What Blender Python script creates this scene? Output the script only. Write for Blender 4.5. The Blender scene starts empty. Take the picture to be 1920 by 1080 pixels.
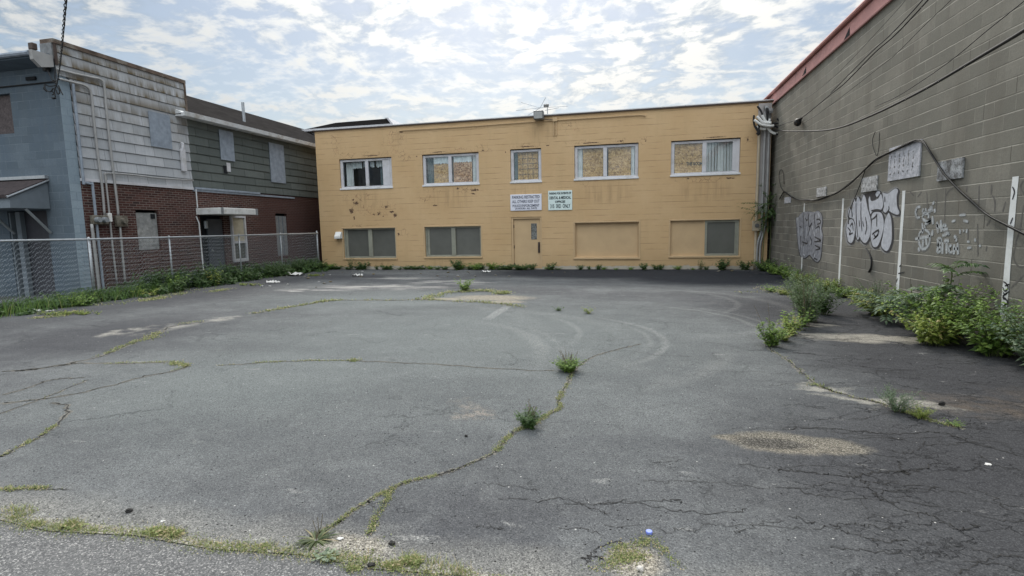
import bpy, bmesh, math, random
import numpy as np
from mathutils import Vector, Matrix
from mathutils.geometry import tessellate_polygon
rnd = random.Random(7)
S = bpy.context.scene
COL = S.collection
A = lambda *a: np.array(a, float)

# ------------------------------------------------------------------ surveyed camera (pixel -> real plane)
F = 993.632
CX = A(0.97384764, 0.22648386, -0.01805102)
CU = A(-0.0084467, 0.11548458, 0.99327336)
CF = A(-0.227045, 0.96714444, -0.11437742)
C0 = A(0, 0, 1.6)
XL, YF, XR, YC = -13.8, 19.6, 4.5, 10.6     # left wall, yellow front, right wall, corner of the left building
XE = 4.36                                    # right end of the yellow front
def ray(x, y): return (x-960)/F*CX-(y-540)/F*CU+CF
def gnd(x, y, z=0.0):
    d = ray(x, y); return C0+d*((z-1.6)/d[2])
def onY(x, y, Y=YF):
    d = ray(x, y); return C0+d*(Y/d[1])
def onX(x, y, X=XR):
    d = ray(x, y); return C0+d*(X/d[0])

# ------------------------------------------------------------------ mesh helper
class MB:
    def __init__(s): s.v, s.f, s.m, s.t, s.cur, s.tint = [], [], [], [], 0, 0.5
    def add(s, vs, fs):
        o = len(s.v)
        s.v += [tuple(map(float, p)) for p in vs]; s.t += [s.tint]*len(vs)
        s.f += [tuple(o+i for i in f) for f in fs]; s.m += [s.cur]*len(fs)
    def quad(s, a, b, c, d): s.add([a, b, c, d], [(0, 1, 2, 3)])
    def box(s, x0, x1, y0, y1, z0, z1):
        p = [(x, y, z) for x in (x0, x1) for y in (y0, y1) for z in (z0, z1)]
        s.add(p, [(0, 1, 3, 2), (4, 6, 7, 5), (0, 4, 5, 1), (2, 3, 7, 6), (0, 2, 6, 4), (1, 5, 7, 3)])
    def bbox(s, x0, x1, y0, y1, z0, z1, b=0.008):      # box with chamfered edges
        bm = bmesh.new(); bmesh.ops.create_cube(bm, size=1)
        for v in bm.verts: v.co = Vector(((x0+x1)/2+v.co.x*(x1-x0), (y0+y1)/2+v.co.y*(y1-y0), (z0+z1)/2+v.co.z*(z1-z0)))
        bmesh.ops.bevel(bm, geom=bm.edges[:], offset=min(b, .45*min(abs(x1-x0), abs(y1-y0), abs(z1-z0))), segments=2, affect='EDGES', profile=.5)
        bm.verts.ensure_lookup_table(); bm.verts.index_update()
        s.add([v.co for v in bm.verts], [tuple(v.index for v in f.verts) for f in bm.faces]); bm.free()
    def prism(s, poly, fn, d0, d1):     # poly 2-D, fn(u,v,d)->3-D
        n = len(poly)
        s.add([fn(u, v, d0) for u, v in poly]+[fn(u, v, d1) for u, v in poly],
              [tuple(range(n)), tuple(range(2*n-1, n-1, -1))]+[(i, (i+1) % n+0, (i+1) % n+n, i+n) for i in range(n)])
    def fill(s, pts):                   # flat polygon of 3-D points, any shape
        t = tessellate_polygon([[Vector(p) for p in pts]]); s.add(pts, [tuple(x) for x in t])
    def tube(s, pts, r, n=6, r1=None, caps=True):
        P = [Vector(p) for p in pts]; vs = []; N = len(P); prev = None
        for i, p in enumerate(P):
            t = (P[min(i+1, N-1)]-P[max(i-1, 0)])
            if t.length < 1e-9: t = Vector((0, 0, 1))
            t.normalize()
            if prev is None: a = t.orthogonal().normalized()
            else:
                a = prev-t*prev.dot(t)
                a = a.normalized() if a.length > 1e-6 else t.orthogonal().normalized()
            prev = a; b = t.cross(a); rr = r if r1 is None else r+(r1-r)*i/(N-1)
            for k in range(n):
                w = 2*math.pi*k/n; vs.append(p+(a*math.cos(w)+b*math.sin(w))*rr)
        fs = [(i*n+k, i*n+(k+1) % n, (i+1)*n+(k+1) % n, (i+1)*n+k) for i in range(N-1) for k in range(n)]
        if caps: fs += [tuple(range(n-1, -1, -1)), tuple((N-1)*n+k for k in range(n))]
        s.add(vs, fs)
    def blob(s, c, rx, ry, rz, seed=0, n=3, jag=.25):
        bm = bmesh.new(); bmesh.ops.create_icosphere(bm, subdivisions=n-1, radius=1); q = random.Random(seed)
        for v in bm.verts:
            k = 1+q.uniform(-jag, jag); v.co = Vector((c[0]+v.co.x*rx*k, c[1]+v.co.y*ry*k, c[2]+v.co.z*rz*k))
        bm.verts.index_update()
        s.add([v.co for v in bm.verts], [tuple(v.index for v in f.verts) for f in bm.faces]); bm.free()
    def build(s, name, mats, parent=None, smooth=False, loc=None):
        base = Vector((0, 0, 0)); w = parent
        while w is not None: base += w.location; w = w.parent
        o0 = Vector(loc) if loc is not None else Vector((0, 0, 0))
        me = bpy.data.meshes.new(name)
        me.from_pydata([(x-base.x-o0.x, y-base.y-o0.y, z-base.z-o0.z) for x, y, z in s.v], [], s.f)
        if not isinstance(mats, (list, tuple)): mats = [mats]
        for m in mats: me.materials.append(m)
        if len(mats) > 1: me.polygons.foreach_set('material_index', s.m)
        at = me.attributes.new('tint', 'FLOAT', 'POINT'); at.data.foreach_set('value', s.t)
        if smooth: me.polygons.foreach_set('use_smooth', [True]*len(me.polygons))
        me.update()
        o = bpy.data.objects.new(name, me); o.location = o0; o.parent = parent; COL.objects.link(o)
        return o
def tag(o, label=None, cat=None, group=None, kind=None):
    for k, v in (('label', label), ('category', cat), ('group', group), ('kind', kind)):
        if v: o[k] = v
    return o
def thing(name, loc, label, cat, group=None):
    o = bpy.data.objects.new(name, None); o.location = loc; o.empty_display_size = .2; COL.objects.link(o)
    return tag(o, label, cat, group)
def copy_tree(o, loc, rz=0, sc=1.0, label=None, group=None):
    c = o.copy(); COL.objects.link(c); c.location = loc; c.rotation_euler = (0, 0, rz); c.scale = (sc, sc, sc)
    if label: c['label'] = label
    if group: c['group'] = group
    for ch in list(o.children):
        d = ch.copy(); COL.objects.link(d); d.parent = c
    return c
def smooth_path(P, k=6):
    P = [np.array(p, float) for p in P]; out = []
    for i in range(len(P)-1):
        p0, p1, p2, p3 = P[max(i-1, 0)], P[i], P[i+1], P[min(i+2, len(P)-1)]
        for j in range(k):
            t = j/k
            out.append(.5*((2*p1)+(-p0+p2)*t+(2*p0-5*p1+4*p2-p3)*t*t+(-p0+3*p1-3*p2+p3)*t**3))
    out.append(P[-1]); return out

# ------------------------------------------------------------------ node helper
class NT:
    def __init__(s, name):
        s.mat = bpy.data.materials.new(name); s.mat.use_nodes = True; s.t = s.mat.node_tree
        s.b = s.t.nodes['Principled BSDF']; s.b.inputs['Specular IOR Level'].default_value = .3
        s._pos = None
    def n(s, typ, **kw):
        o = s.t.nodes.new(typ)
        for k, v in kw.items(): setattr(o, k, v)
        return o
    def set(s, sock, v):
        if isinstance(v, bpy.types.NodeSocket): s.t.links.new(v, sock)
        elif v is not None:
            if sock.type == 'RGBA' and len(v) == 3: v = (*v, 1)
            sock.default_value = v
    def pos(s):
        if s._pos is None: s._pos = s.n('ShaderNodeNewGeometry').outputs['Position']
        return s._pos
    def obj(s): return s.n('ShaderNodeTexCoord').outputs['Object']
    def xyz(s, v=None):
        o = s.n('ShaderNodeSeparateXYZ'); s.set(o.inputs[0], v if v is not None else s.pos()); return o.outputs
    def comb(s, x=0., y=0., z=0.):
        o = s.n('ShaderNodeCombineXYZ')
        for i, v in enumerate((x, y, z)): s.set(o.inputs[i], v)
        return o.outputs[0]
    def m(s, op, a, b=None, c=None, clamp=False):
        o = s.n('ShaderNodeMath', operation=op, use_clamp=clamp); s.set(o.inputs[0], a); s.set(o.inputs[1], b)
        if c is not None: s.set(o.inputs[2], c)
        return o.outputs[0]
    def vm(s, op, a, b=None):
        o = s.n('ShaderNodeVectorMath', operation=op); s.set(o.inputs[0], a)
        if b is not None: s.set(o.inputs[1], b)
        return o.outputs['Value'] if op in ('LENGTH', 'DISTANCE', 'DOT_PRODUCT') else o.outputs[0]
    def noise(s, vec=None, scale=1., detail=3., rough=.55, dist=0.):
        o = s.n('ShaderNodeTexNoise'); s.set(o.inputs['Vector'], vec if vec is not None else s.pos())
        o.inputs['Scale'].default_value = scale; o.inputs['Detail'].default_value = detail
        o.inputs['Roughness'].default_value = rough; o.inputs['Distortion'].default_value = dist
        return o.outputs['Fac']
    def vor(s, vec=None, scale=1., feature='F1', out='Distance', rand=1.):
        o = s.n('ShaderNodeTexVoronoi', feature=feature); s.set(o.inputs['Vector'], vec if vec is not None else s.pos())
        o.inputs['Scale'].default_value = scale; o.inputs['Randomness'].default_value = rand
        return o.outputs[out]
    def mr(s, v, a, b, c=0., d=1., smooth=False):
        o = s.n('ShaderNodeMapRange', clamp=True)
        if smooth: o.interpolation_type = 'SMOOTHSTEP'
        for i, x in enumerate((v, a, b, c, d)): s.set(o.inputs[i], x)
        return o.outputs[0]
    def mix(s, fac, a, b, blend='MIX'):
        o = s.n('ShaderNodeMix', data_type='RGBA', blend_type=blend)
        s.set(o.inputs[0], fac); s.set(o.inputs[6], a); s.set(o.inputs[7], b); return o.outputs[2]
    def ramp(s, fac, stops):
        o = s.n('ShaderNodeValToRGB'); s.set(o.inputs[0], fac); e = o.color_ramp.elements
        while len(e) < len(stops): e.new(.5)
        for el, (p, c) in zip(e, stops): el.position = p; el.color = (*c, 1)
        return o.outputs[0]
    def brick(s, vec, w, h, mortar=.01, c1=(0, 0, 0), c2=(1, 1, 1), cm=(.5, .5, .5), off=.5, sm=.1, bias=0.):
        o = s.n('ShaderNodeTexBrick', offset=off); s.set(o.inputs['Vector'], vec)
        for k, v in (('Color1', c1), ('Color2', c2), ('Mortar', cm)): s.set(o.inputs[k], v)
        for k, v in (('Scale', 1), ('Mortar Size', mortar), ('Mortar Smooth', sm), ('Bias', bias), ('Brick Width', w), ('Row Height', h)): o.inputs[k].default_value = v
        return o.outputs['Color'], o.outputs['Fac']
    def ell(s, uv, items, soft=.5):     # union of ellipses (cu,cv,ru,rv) as a 0..1 mask, 1 inside
        best = None
        for cu, cv, ru, rv in items:
            d = s.vm('LENGTH', s.vm('MULTIPLY', s.vm('SUBTRACT', uv, (cu, cv, 0)), (1/ru, 1/rv, 0)))
            f = s.m('SUBTRACT', 1.0, d)
            best = f if best is None else s.m('MAXIMUM', best, f)
        return best                     # 1 at centre, 0 on the rim, negative outside
    def attr(s, name='tint'):
        o = s.n('ShaderNodeAttribute', attribute_name=name); return o.outputs['Fac']
    def bump(s, h, strength=.3, dist=.01):
        o = s.n('ShaderNodeBump'); o.inputs['Strength'].default_value = strength; o.inputs['Distance'].default_value = dist
        s.set(o.inputs['Height'], h); s.t.links.new(o.outputs[0], s.b.inputs['Normal'])
    def done(s, col, rough=.85, spec=None, metal=None):
        s.set(s.b.inputs['Base Color'], col); s.set(s.b.inputs['Roughness'], rough)
        if spec is not None: s.b.inputs['Specular IOR Level'].default_value = spec
        if metal is not None: s.b.inputs['Metallic'].default_value = metal
        return s.mat
def plain(name, c, rough=.7, var=.25, scale=6., metal=0., spec=.3, bump=.0, dirt=None):
    t = NT(name); p = t.pos(); k = t.noise(p, scale, 4, .6)
    col = t.mix(t.mr(k, .3, .7), tuple(x*(1-var) for x in c), tuple(min(1, x*(1+var)) for x in c))
    if dirt: col = t.mix(t.mr(t.noise(p, scale*.45, 6, .7), .52, .68), col, dirt)
    if bump: t.bump(t.noise(p, scale*8, 3), bump, .004)
    return t.done(col, rough, spec, metal)
M = {}

# ------------------------------------------------------------------ materials
def mat_yellow():
    t = NT('painted_yellow_block'); x, y, z = t.xyz(); uv = t.comb(x, z, 0.)
    fz = t.m('FRACT', t.m('DIVIDE', t.m('ADD', z, t.m('MULTIPLY', t.m('SUBTRACT', t.noise(t.comb(x, z), 1.1, 3), .5), .03)), .2065))
    line = t.m('SUBTRACT', 1., t.mr(t.m('ABSOLUTE', t.m('SUBTRACT', fz, .5)), 0., .075, 0., 1.))
    patchy = t.mr(t.noise(t.comb(t.m('MULTIPLY', x, .8), t.m('MULTIPLY', z, 3.2), 3.), 1.6, 4, .65), .44, .62)
    col_, mort = t.brick(uv, .413, .2065, .006, sm=.4)
    big = t.noise(uv, .55, 4, .6); fine = t.noise(uv, 7, 4, .65)
    base = t.mix(t.mr(big, .3, .7), (.50, .33, .170), (.57, .395, .222))
    base = t.mix(t.m('MULTIPLY', t.mr(fine, .35, .75), .25), base, (.46, .32, .15))
    base = t.mix(t.mr(t.noise(t.comb(t.m('MULTIPLY', x, 2.2), t.m('MULTIPLY', z, .35), 9.), 1.2, 4, .6), .55, .8, 0., .3), base, (.40, .29, .15))
    base = t.mix(t.m('MULTIPLY', t.m('MULTIPLY', line, patchy), .7), base, (.20, .12, .05))
    base = t.mix(t.m('MULTIPLY', mort, t.mr(t.noise(uv, 1.3, 3), .45, .7, 0., .16)), base, (.25, .15, .07))
    sill = t.ell(uv, [(-10.5, 2.75, 1.1, .5), (-6.95, 2.75, 1.1, .5), (-4., 2.9, .6, .35), (-1.05, 2.75, 1.1, .5), (2.3, 2.75, 1.1, .5), (-10.5, .2, 1.15, .3), (-6.9, .2, 1.15, .3), (-3.4, 5.0, .5, .5), (-8.9, 5.1, .5, .3)])
    base = t.mix(t.m('MULTIPLY', t.mr(sill, 0., .5), t.mr(t.noise(t.comb(t.m('MULTIPLY', x, 5.), t.m('MULTIPLY', z, .5), 2.), 1.3, 4, .65), .45, .68, 0., .5)), base, (.30, .20, .10))
    # cracked and flaking paint over, beside and under the windows
    zone = t.ell(uv, [(-10.4, 4.55, 1.7, .16), (-8.9, 4.45, .5, .3), (-9.2, 5.0, .6, .5), (-6.9, 4.52, 1.6, .14), (-5.6, 4.55, .5, .2), (-6.9, 3.06, 1.5, .2), (-7.9, 2.75, .5, .2),
                       (-4.0, 4.57, 1.0, .15), (-1.1, 4.58, 1.6, .14), (.35, 4.5, .3, .2), (-1.5, 3.1, .55, .18), (-2.2, 5.15, .6, .3), (2.2, 3.12, 1.2, .12), (3.6, 4.35, .25, .15),
                       (-10.9, 2.9, .9, .22), (-10.7, 2.45, .7, .35), (-9.7, 2.45, .8, .35), (-9.0, 1.4, .3, .25), (-11.9, 5.2, .5, .25), (-11.6, 4.85, .35, .35), (-10.4, .2, 1., .1),
                       (-6.4, 5.35, 1.2, .12), (-9.0, 5.35, .6, .1), (.6, .12, 1.8, .08), (2.9, .18, 1.4, .08), (-10.5, 1.75, 1.4, .1)])
    crk = t.vor(t.vm('ADD', uv, t.vm('MULTIPLY', t.comb(t.noise(uv, 6, 2), t.noise(t.vm('ADD', uv, (5, 5, 0)), 6, 2)), (.12, .12, 0))), 5.5, 'DISTANCE_TO_EDGE')
    zin = t.mr(zone, 0., .45)
    crk = t.m('MULTIPLY', t.mr(crk, .012, .03, 1., 0.), t.m('MULTIPLY', zin, t.mr(t.noise(uv, 3.1, 3), .45, .6)))
    base = t.mix(t.m('MULTIPLY', crk, .9), base, (.12, .06, .03))
    flake = t.m('MULTIPLY', t.mr(t.noise(uv, 4.5, 4, .7), .6, .63), t.mr(zone, .15, .5))
    base = t.mix(t.m('MULTIPLY', flake, .55), base, (.40, .235, .125))
    # chips knocked right down to the block
    chips = t.ell(uv, [(-10.98, 2.66, .16, .11), (-11.2, 2.36, .13, .16), (-11.1, 2.08, .05, .09), (-10.0, 2.22, .12, .1), (-10.22, 2.2, .06, .07), (-9.82, 2.12, .05, .05), (-9.68, 2.47, .11, .08), (-9.45, 2.28, .16, .06), (-9.3, 2.15, .12, .12),
                        (-11.1, 2.8, .07, .06), (-9.2, 1.4, .07, .09), (-7.6, 2.48, .14, .05), (-8.3, 4.38, .05, .04), (-6.66, 3.1, .07, .06), (-6.0, 3.02, .22, .07), (-6.05, 2.88, .12, .04), (-3.15, 4.53, .10, .035), (-.55, 4.545, .16, .045), (.3, 4.5, .04, .05), (3.1, 3.12, .22, .035), (3.62, 4.37, .05, .07), (1.75, 3.16, .05, .04),
                        (-5.62, 4.47, .07, .05), (-4.75, 4.38, .035, .05), (-8.9, 5.33, .16, .03), (-10.2, 4.5, .5, .03), (-7.4, 4.5, .4, .03), (-4.0, 4.53, .5, .03), (-1.6, 4.54, .45, .03), (2.6, 4.51, .5, .025)])
    chips = t.mr(t.m('ADD', chips, t.m('MULTIPLY', t.m('SUBTRACT', t.noise(uv, 16, 4, .75), .5), 3.0)), .36, .5)
    base = t.mix(chips, base, t.mix(t.noise(uv, 22, 3), (.055, .03, .02), (.17, .10, .06)))
    # bare pale foundation showing along the foot
    foot = t.mr(t.m('SUBTRACT', t.m('ADD', .13, t.m('MULTIPLY', t.m('SUBTRACT', t.noise(t.comb(x, 0., 4.), 2.3, 4, .7), .5), .28)), z), 0., .02)
    base = t.mix(foot, base, t.mix(t.noise(uv, 9, 4), (.34, .32, .28), (.52, .50, .45)))
    base = t.mix(t.mr(z, .05, .75, .28, 0.), base, (.30, .215, .12))
    h = t.m('ADD', t.m('MULTIPLY', t.m('MULTIPLY', line, t.mr(patchy, 0., 1., .35, 1.)), -1.), t.m('MULTIPLY', t.noise(uv, 40, 3), .35))
    h = t.m('SUBTRACT', h, t.m('MULTIPLY', chips, 2.))
    h = t.m('SUBTRACT', h, t.m('MULTIPLY', mort, .35))
    t.bump(h, .55, .006)
    return t.done(base, .62, .35)
def mat_block(name, axis, c1, c2, cm, w=.406, h=.2065, dz=0., darkjoint=.0, stain=None, upper=None, rough=.9, chalk=0.):
    t = NT(name); x, y, z = t.xyz(); u = (x, y)[axis]; zz = t.m('ADD', z, dz); uv = t.comb(u, zz, 0.)
    wob = t.vm('ADD', uv, t.vm('MULTIPLY', t.comb(t.noise(uv, 3, 3), t.noise(t.vm('ADD', uv, (7, 3, 0)), 3, 3)), (.016, .012, 0)))
    g, mort = t.brick(wob, w, h, .007, sm=.25)
    rv = t.xyz(g)[0]
    row = t.m('FLOOR', t.m('DIVIDE', zz, h))
    base = t.mix(rv, c1, c2)
    base = t.mix(t.mr(t.noise(uv, .7, 6, .7), .38, .66, 0., .65), base, tuple(a*.82 for a in c1))
    base = t.mix(t.mr(t.noise(uv, 26, 5, .75), .38, .68, 0., .4), base, tuple(a*.6 for a in c1))
    jit = t.mr(t.noise(t.comb(t.m('MULTIPLY', u, .9), t.m('MULTIPLY', z, 2.5), 2.), 1.2, 4, .6), .38, .64, .05, 1.)
    if darkjoint:
        fzz = t.m('FRACT', t.m('ADD', t.m('DIVIDE', zz, h), t.m('MULTIPLY', t.m('SUBTRACT', t.noise(uv, 3, 3), .5), .07)))
        bed = t.mr(t.m('MINIMUM', fzz, t.m('SUBTRACT', 1., fzz)), .018, .05, 1., 0.)
        mort = t.m('MAXIMUM', bed, t.m('MULTIPLY', mort, t.mr(t.noise(uv, .8, 3), .42, .66, .05, .5)))
    base = t.mix(t.m('MULTIPLY', mort, jit), base, cm)
    if darkjoint:
        half = t.m('MULTIPLY', t.m('FLOORED_MODULO', row, 2.), .5)
        q = t.m('ADD', t.m('DIVIDE', u, w), half); fr = t.m('FRACT', q)
        cell = t.n('ShaderNodeTexWhiteNoise', noise_dimensions='3D'); t.set(cell.inputs['Vector'], t.comb(t.m('ROUND', q), row, 1.))
        near = t.mr(t.m('MINIMUM', fr, t.m('SUBTRACT', 1., fr)), .014, .024, 1., 0.)
        fz = t.m('FRACT', t.m('DIVIDE', zz, h)); inside = t.mr(fz, .06, .1)
        dj = t.m('MULTIPLY', t.m('MULTIPLY', near, inside), t.m('GREATER_THAN', cell.outputs['Value'], 1-darkjoint))
        base = t.mix(t.m('MULTIPLY', dj, .85), base, (.035, .032, .028))
    if upper: base = t.mix(t.mr(z, upper[0], upper[1], 0., upper[2]), base, upper[3])
    if stain:
        st = t.mr(t.noise(t.comb(t.m('MULTIPLY', u, 2.5), t.m('MULTIPLY', z, .4), 5.), 1.1, 5, .65), .46, .72, 0., .7)
        base = t.mix(st, base, stain)
    base = t.mix(t.mr(z, .0, .5, .4, 0.), base, tuple(a*.55 for a in c1))
    hh = t.m('ADD', t.m('MULTIPLY', mort, -1.), t.m('MULTIPLY', t.noise(uv, 55, 4, .7), .6))
    t.bump(hh, .6, .006)
    return t.done(base, rough, .2)
def mat_redbrick():
    t = NT('dark_red_brick'); x, y, z = t.xyz(); uv = t.comb(y, z, 0.)
    g, mort = t.brick(uv, .21, .0677, .0075, sm=.2)
    rv = t.xyz(g)[0]
    base = t.ramp(rv, [(0., (.045, .020, .017)), (.45, (.070, .029, .024)), (.8, (.092, .041, .034)), (1., (.034, .02, .019))])
    base = t.mix(t.mr(t.noise(uv, .9, 5, .6), .4, .7, 0., .5), base, (.055, .022, .02))
    base = t.mix(t.m('MULTIPLY', mort, t.mr(t.noise(uv, 1.4, 4), .3, .6, .5, 1.)), base, (.21, .175, .155))
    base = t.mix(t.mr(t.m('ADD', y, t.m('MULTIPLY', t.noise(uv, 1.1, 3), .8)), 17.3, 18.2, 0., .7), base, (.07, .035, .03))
    t.bump(t.m('ADD', t.m('MULTIPLY', mort, -1.), t.m('MULTIPLY', t.noise(uv, 60, 3), .4)), .7, .008)
    return t.done(base, .85, .25)
def mat_siding(name, c1, c2, w, stains):
    t = NT(name); x, y, z = t.xyz(); uv = t.comb(y, z, 0.)
    row = t.m('FLOOR', t.m('DIVIDE', t.m('SUBTRACT', z, 3.02), .274))
    cell = t.n('ShaderNodeTexWhiteNoise', noise_dimensions='3D')
    q = t.m('ADD', t.m('DIVIDE', y, w), t.m('MULTIPLY', t.m('FLOORED_MODULO', row, 2.), .5))
    t.set(cell.inputs['Vector'], t.comb(t.m('FLOOR', q), row, 0.))
    base = t.mix(cell.outputs['Value'], c1, c2)
    fr = t.m('FRACT', q); near = t.mr(t.m('MINIMUM', fr, t.m('SUBTRACT', 1., fr)), .006, .012, 1., 0.)
    groove = t.noise(t.comb(t.m('MULTIPLY', y, 60.), t.m('MULTIPLY', z, .8), row), 1., 2)
    base = t.mix(t.mr(groove, .4, .7, 0., .3), base, tuple(a*.62 for a in c1))
    base = t.mix(t.mr(t.noise(uv, 1.6, 5, .65), .45, .75, 0., .5), base, tuple(a*.7 for a in c1))
    base = t.mix(t.m('MULTIPLY', near, .75), base, tuple(a*.25 for a in c1))
    fl = t.m('FRACT', t.m('DIVIDE', t.m('SUBTRACT', z, 3.02), .274)); base = t.mix(t.mr(fl, .925, .97, 0., .8), base, tuple(a*.28 for a in c1))  # shadow line under each course's lip, painted into the colour
    if stains:   # rusty drips that start at each course's lower lip and thin out down the wall
        fz = t.m('FRACT', t.m('DIVIDE', t.m('SUBTRACT', z, 3.02), .274))
        st = t.mr(t.noise(t.comb(t.m('MULTIPLY', y, 3.2), t.m('MULTIPLY', z, .5), row), 1., 4, .65), .36, .56)
        st = t.m('MULTIPLY', st, t.mr(z, 4.0, 5.5)); st = t.m('MULTIPLY', st, t.mr(fz, 0., .9, .85, .12))
        base = t.mix(t.m('MULTIPLY', st, 1.25, None, True), base, (.115, .085, .045))
    t.bump(groove, .25, .004)
    return t.done(base, .8, .25)
def mat_osb(name, hue=0.):
    t = NT(name); p = t.pos(); x, y, z = t.xyz()
    w = t.vm('ADD', p, t.vm('MULTIPLY', t.comb(t.noise(p, 9, 2), t.noise(t.vm('ADD', p, (3, 1, 2)), 9, 2), t.noise(t.vm('ADD', p, (8, 4, 2)), 9, 2)), (.12, .12, .12)))
    v1 = t.vor(t.vm('MULTIPLY', w, (1., 1., 2.4)), 12, 'F1', 'Color'); v2 = t.vor(t.vm('MULTIPLY', w, (2.4, 1., 1.)), 15, 'F1', 'Color')
    a = t.xyz(v1)[0]; b = t.xyz(v2)[1]
    k = t.m('MULTIPLY', t.m('ADD', a, b), .5)
    if hue: st = [(0., (.10, .045, .02)), (.35, (.30, .14, .06)), (.6, (.50, .27, .14)), (1., (.66, .45, .28))]
    else: st = [(0., (.16, .08, .026)), (.35, (.37, .20, .066)), (.6, (.51, .30, .105)), (1., (.66, .44, .20))]
    base = t.ramp(k, st)
    t.bump(k, .3, .003); return t.done(base, .7, .25)
def mat_roof(name='grey_asphalt_shingle'):
    t = NT(name); x, y, z = t.xyz(); uv = t.comb(y, t.m('MULTIPLY', z, 1.6), 0.)
    g, mort = t.brick(uv, .33, .14, .005, sm=.1)
    base = t.mix(t.xyz(g)[0], (.020, .018, .0175), (.036, .033, .032))
    base = t.mix(t.mr(t.noise(uv, .8, 5, .6), .4, .7, 0., .6), base, (.024, .022, .021))
    base = t.mix(t.mr(t.noise(t.pos(), 45, 3), .4, .7, 0., .35), base, (.05, .047, .045))
    base = t.mix(t.m('MULTIPLY', mort, .6), base, (.03, .03, .03)); t.bump(t.m('MULTIPLY', mort, -1.), .5, .01)
    return t.done(base, .98, 0.)
def mat_leaf(name, dark, light, dry=None, trans=.35, drylim=.9):
    t = NT(name); k = t.attr(); col = t.mix(k, dark, light)
    if dry: col = t.mix(t.mr(k, drylim, drylim+.07), col, dry)
    t.done(col, .55, .35)
    tr = t.n('ShaderNodeBsdfTranslucent'); t.set(tr.inputs[0], t.mix(.5, col, light))
    mx = t.n('ShaderNodeMixShader'); mx.inputs[0].default_value = trans
    t.t.links.new(t.b.outputs[0], mx.inputs[1]); t.t.links.new(tr.outputs[0], mx.inputs[2])
    t.t.links.new(mx.outputs[0], t.t.nodes['Material Output'].inputs['Surface'])
    return t.mat
def mat_glass(name, tint=(.95, .97, .97), refl=.055):
    t = NT(name); nt = t.t
    tr = t.n('ShaderNodeBsdfTransparent'); tr.inputs[0].default_value = (*tint, 1)
    gl = t.n('ShaderNodeBsdfGlossy'); gl.inputs['Roughness'].default_value = .03; gl.inputs[0].default_value = (.9, .95, 1, 1)
    mx = t.n('ShaderNodeMixShader'); mx.inputs[0].default_value = refl
    nt.links.new(tr.outputs[0], mx.inputs[1]); nt.links.new(gl.outputs[0], mx.inputs[2])
    nt.links.new(mx.outputs[0], nt.nodes['Material Output'].inputs['Surface']); return t.mat
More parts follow.
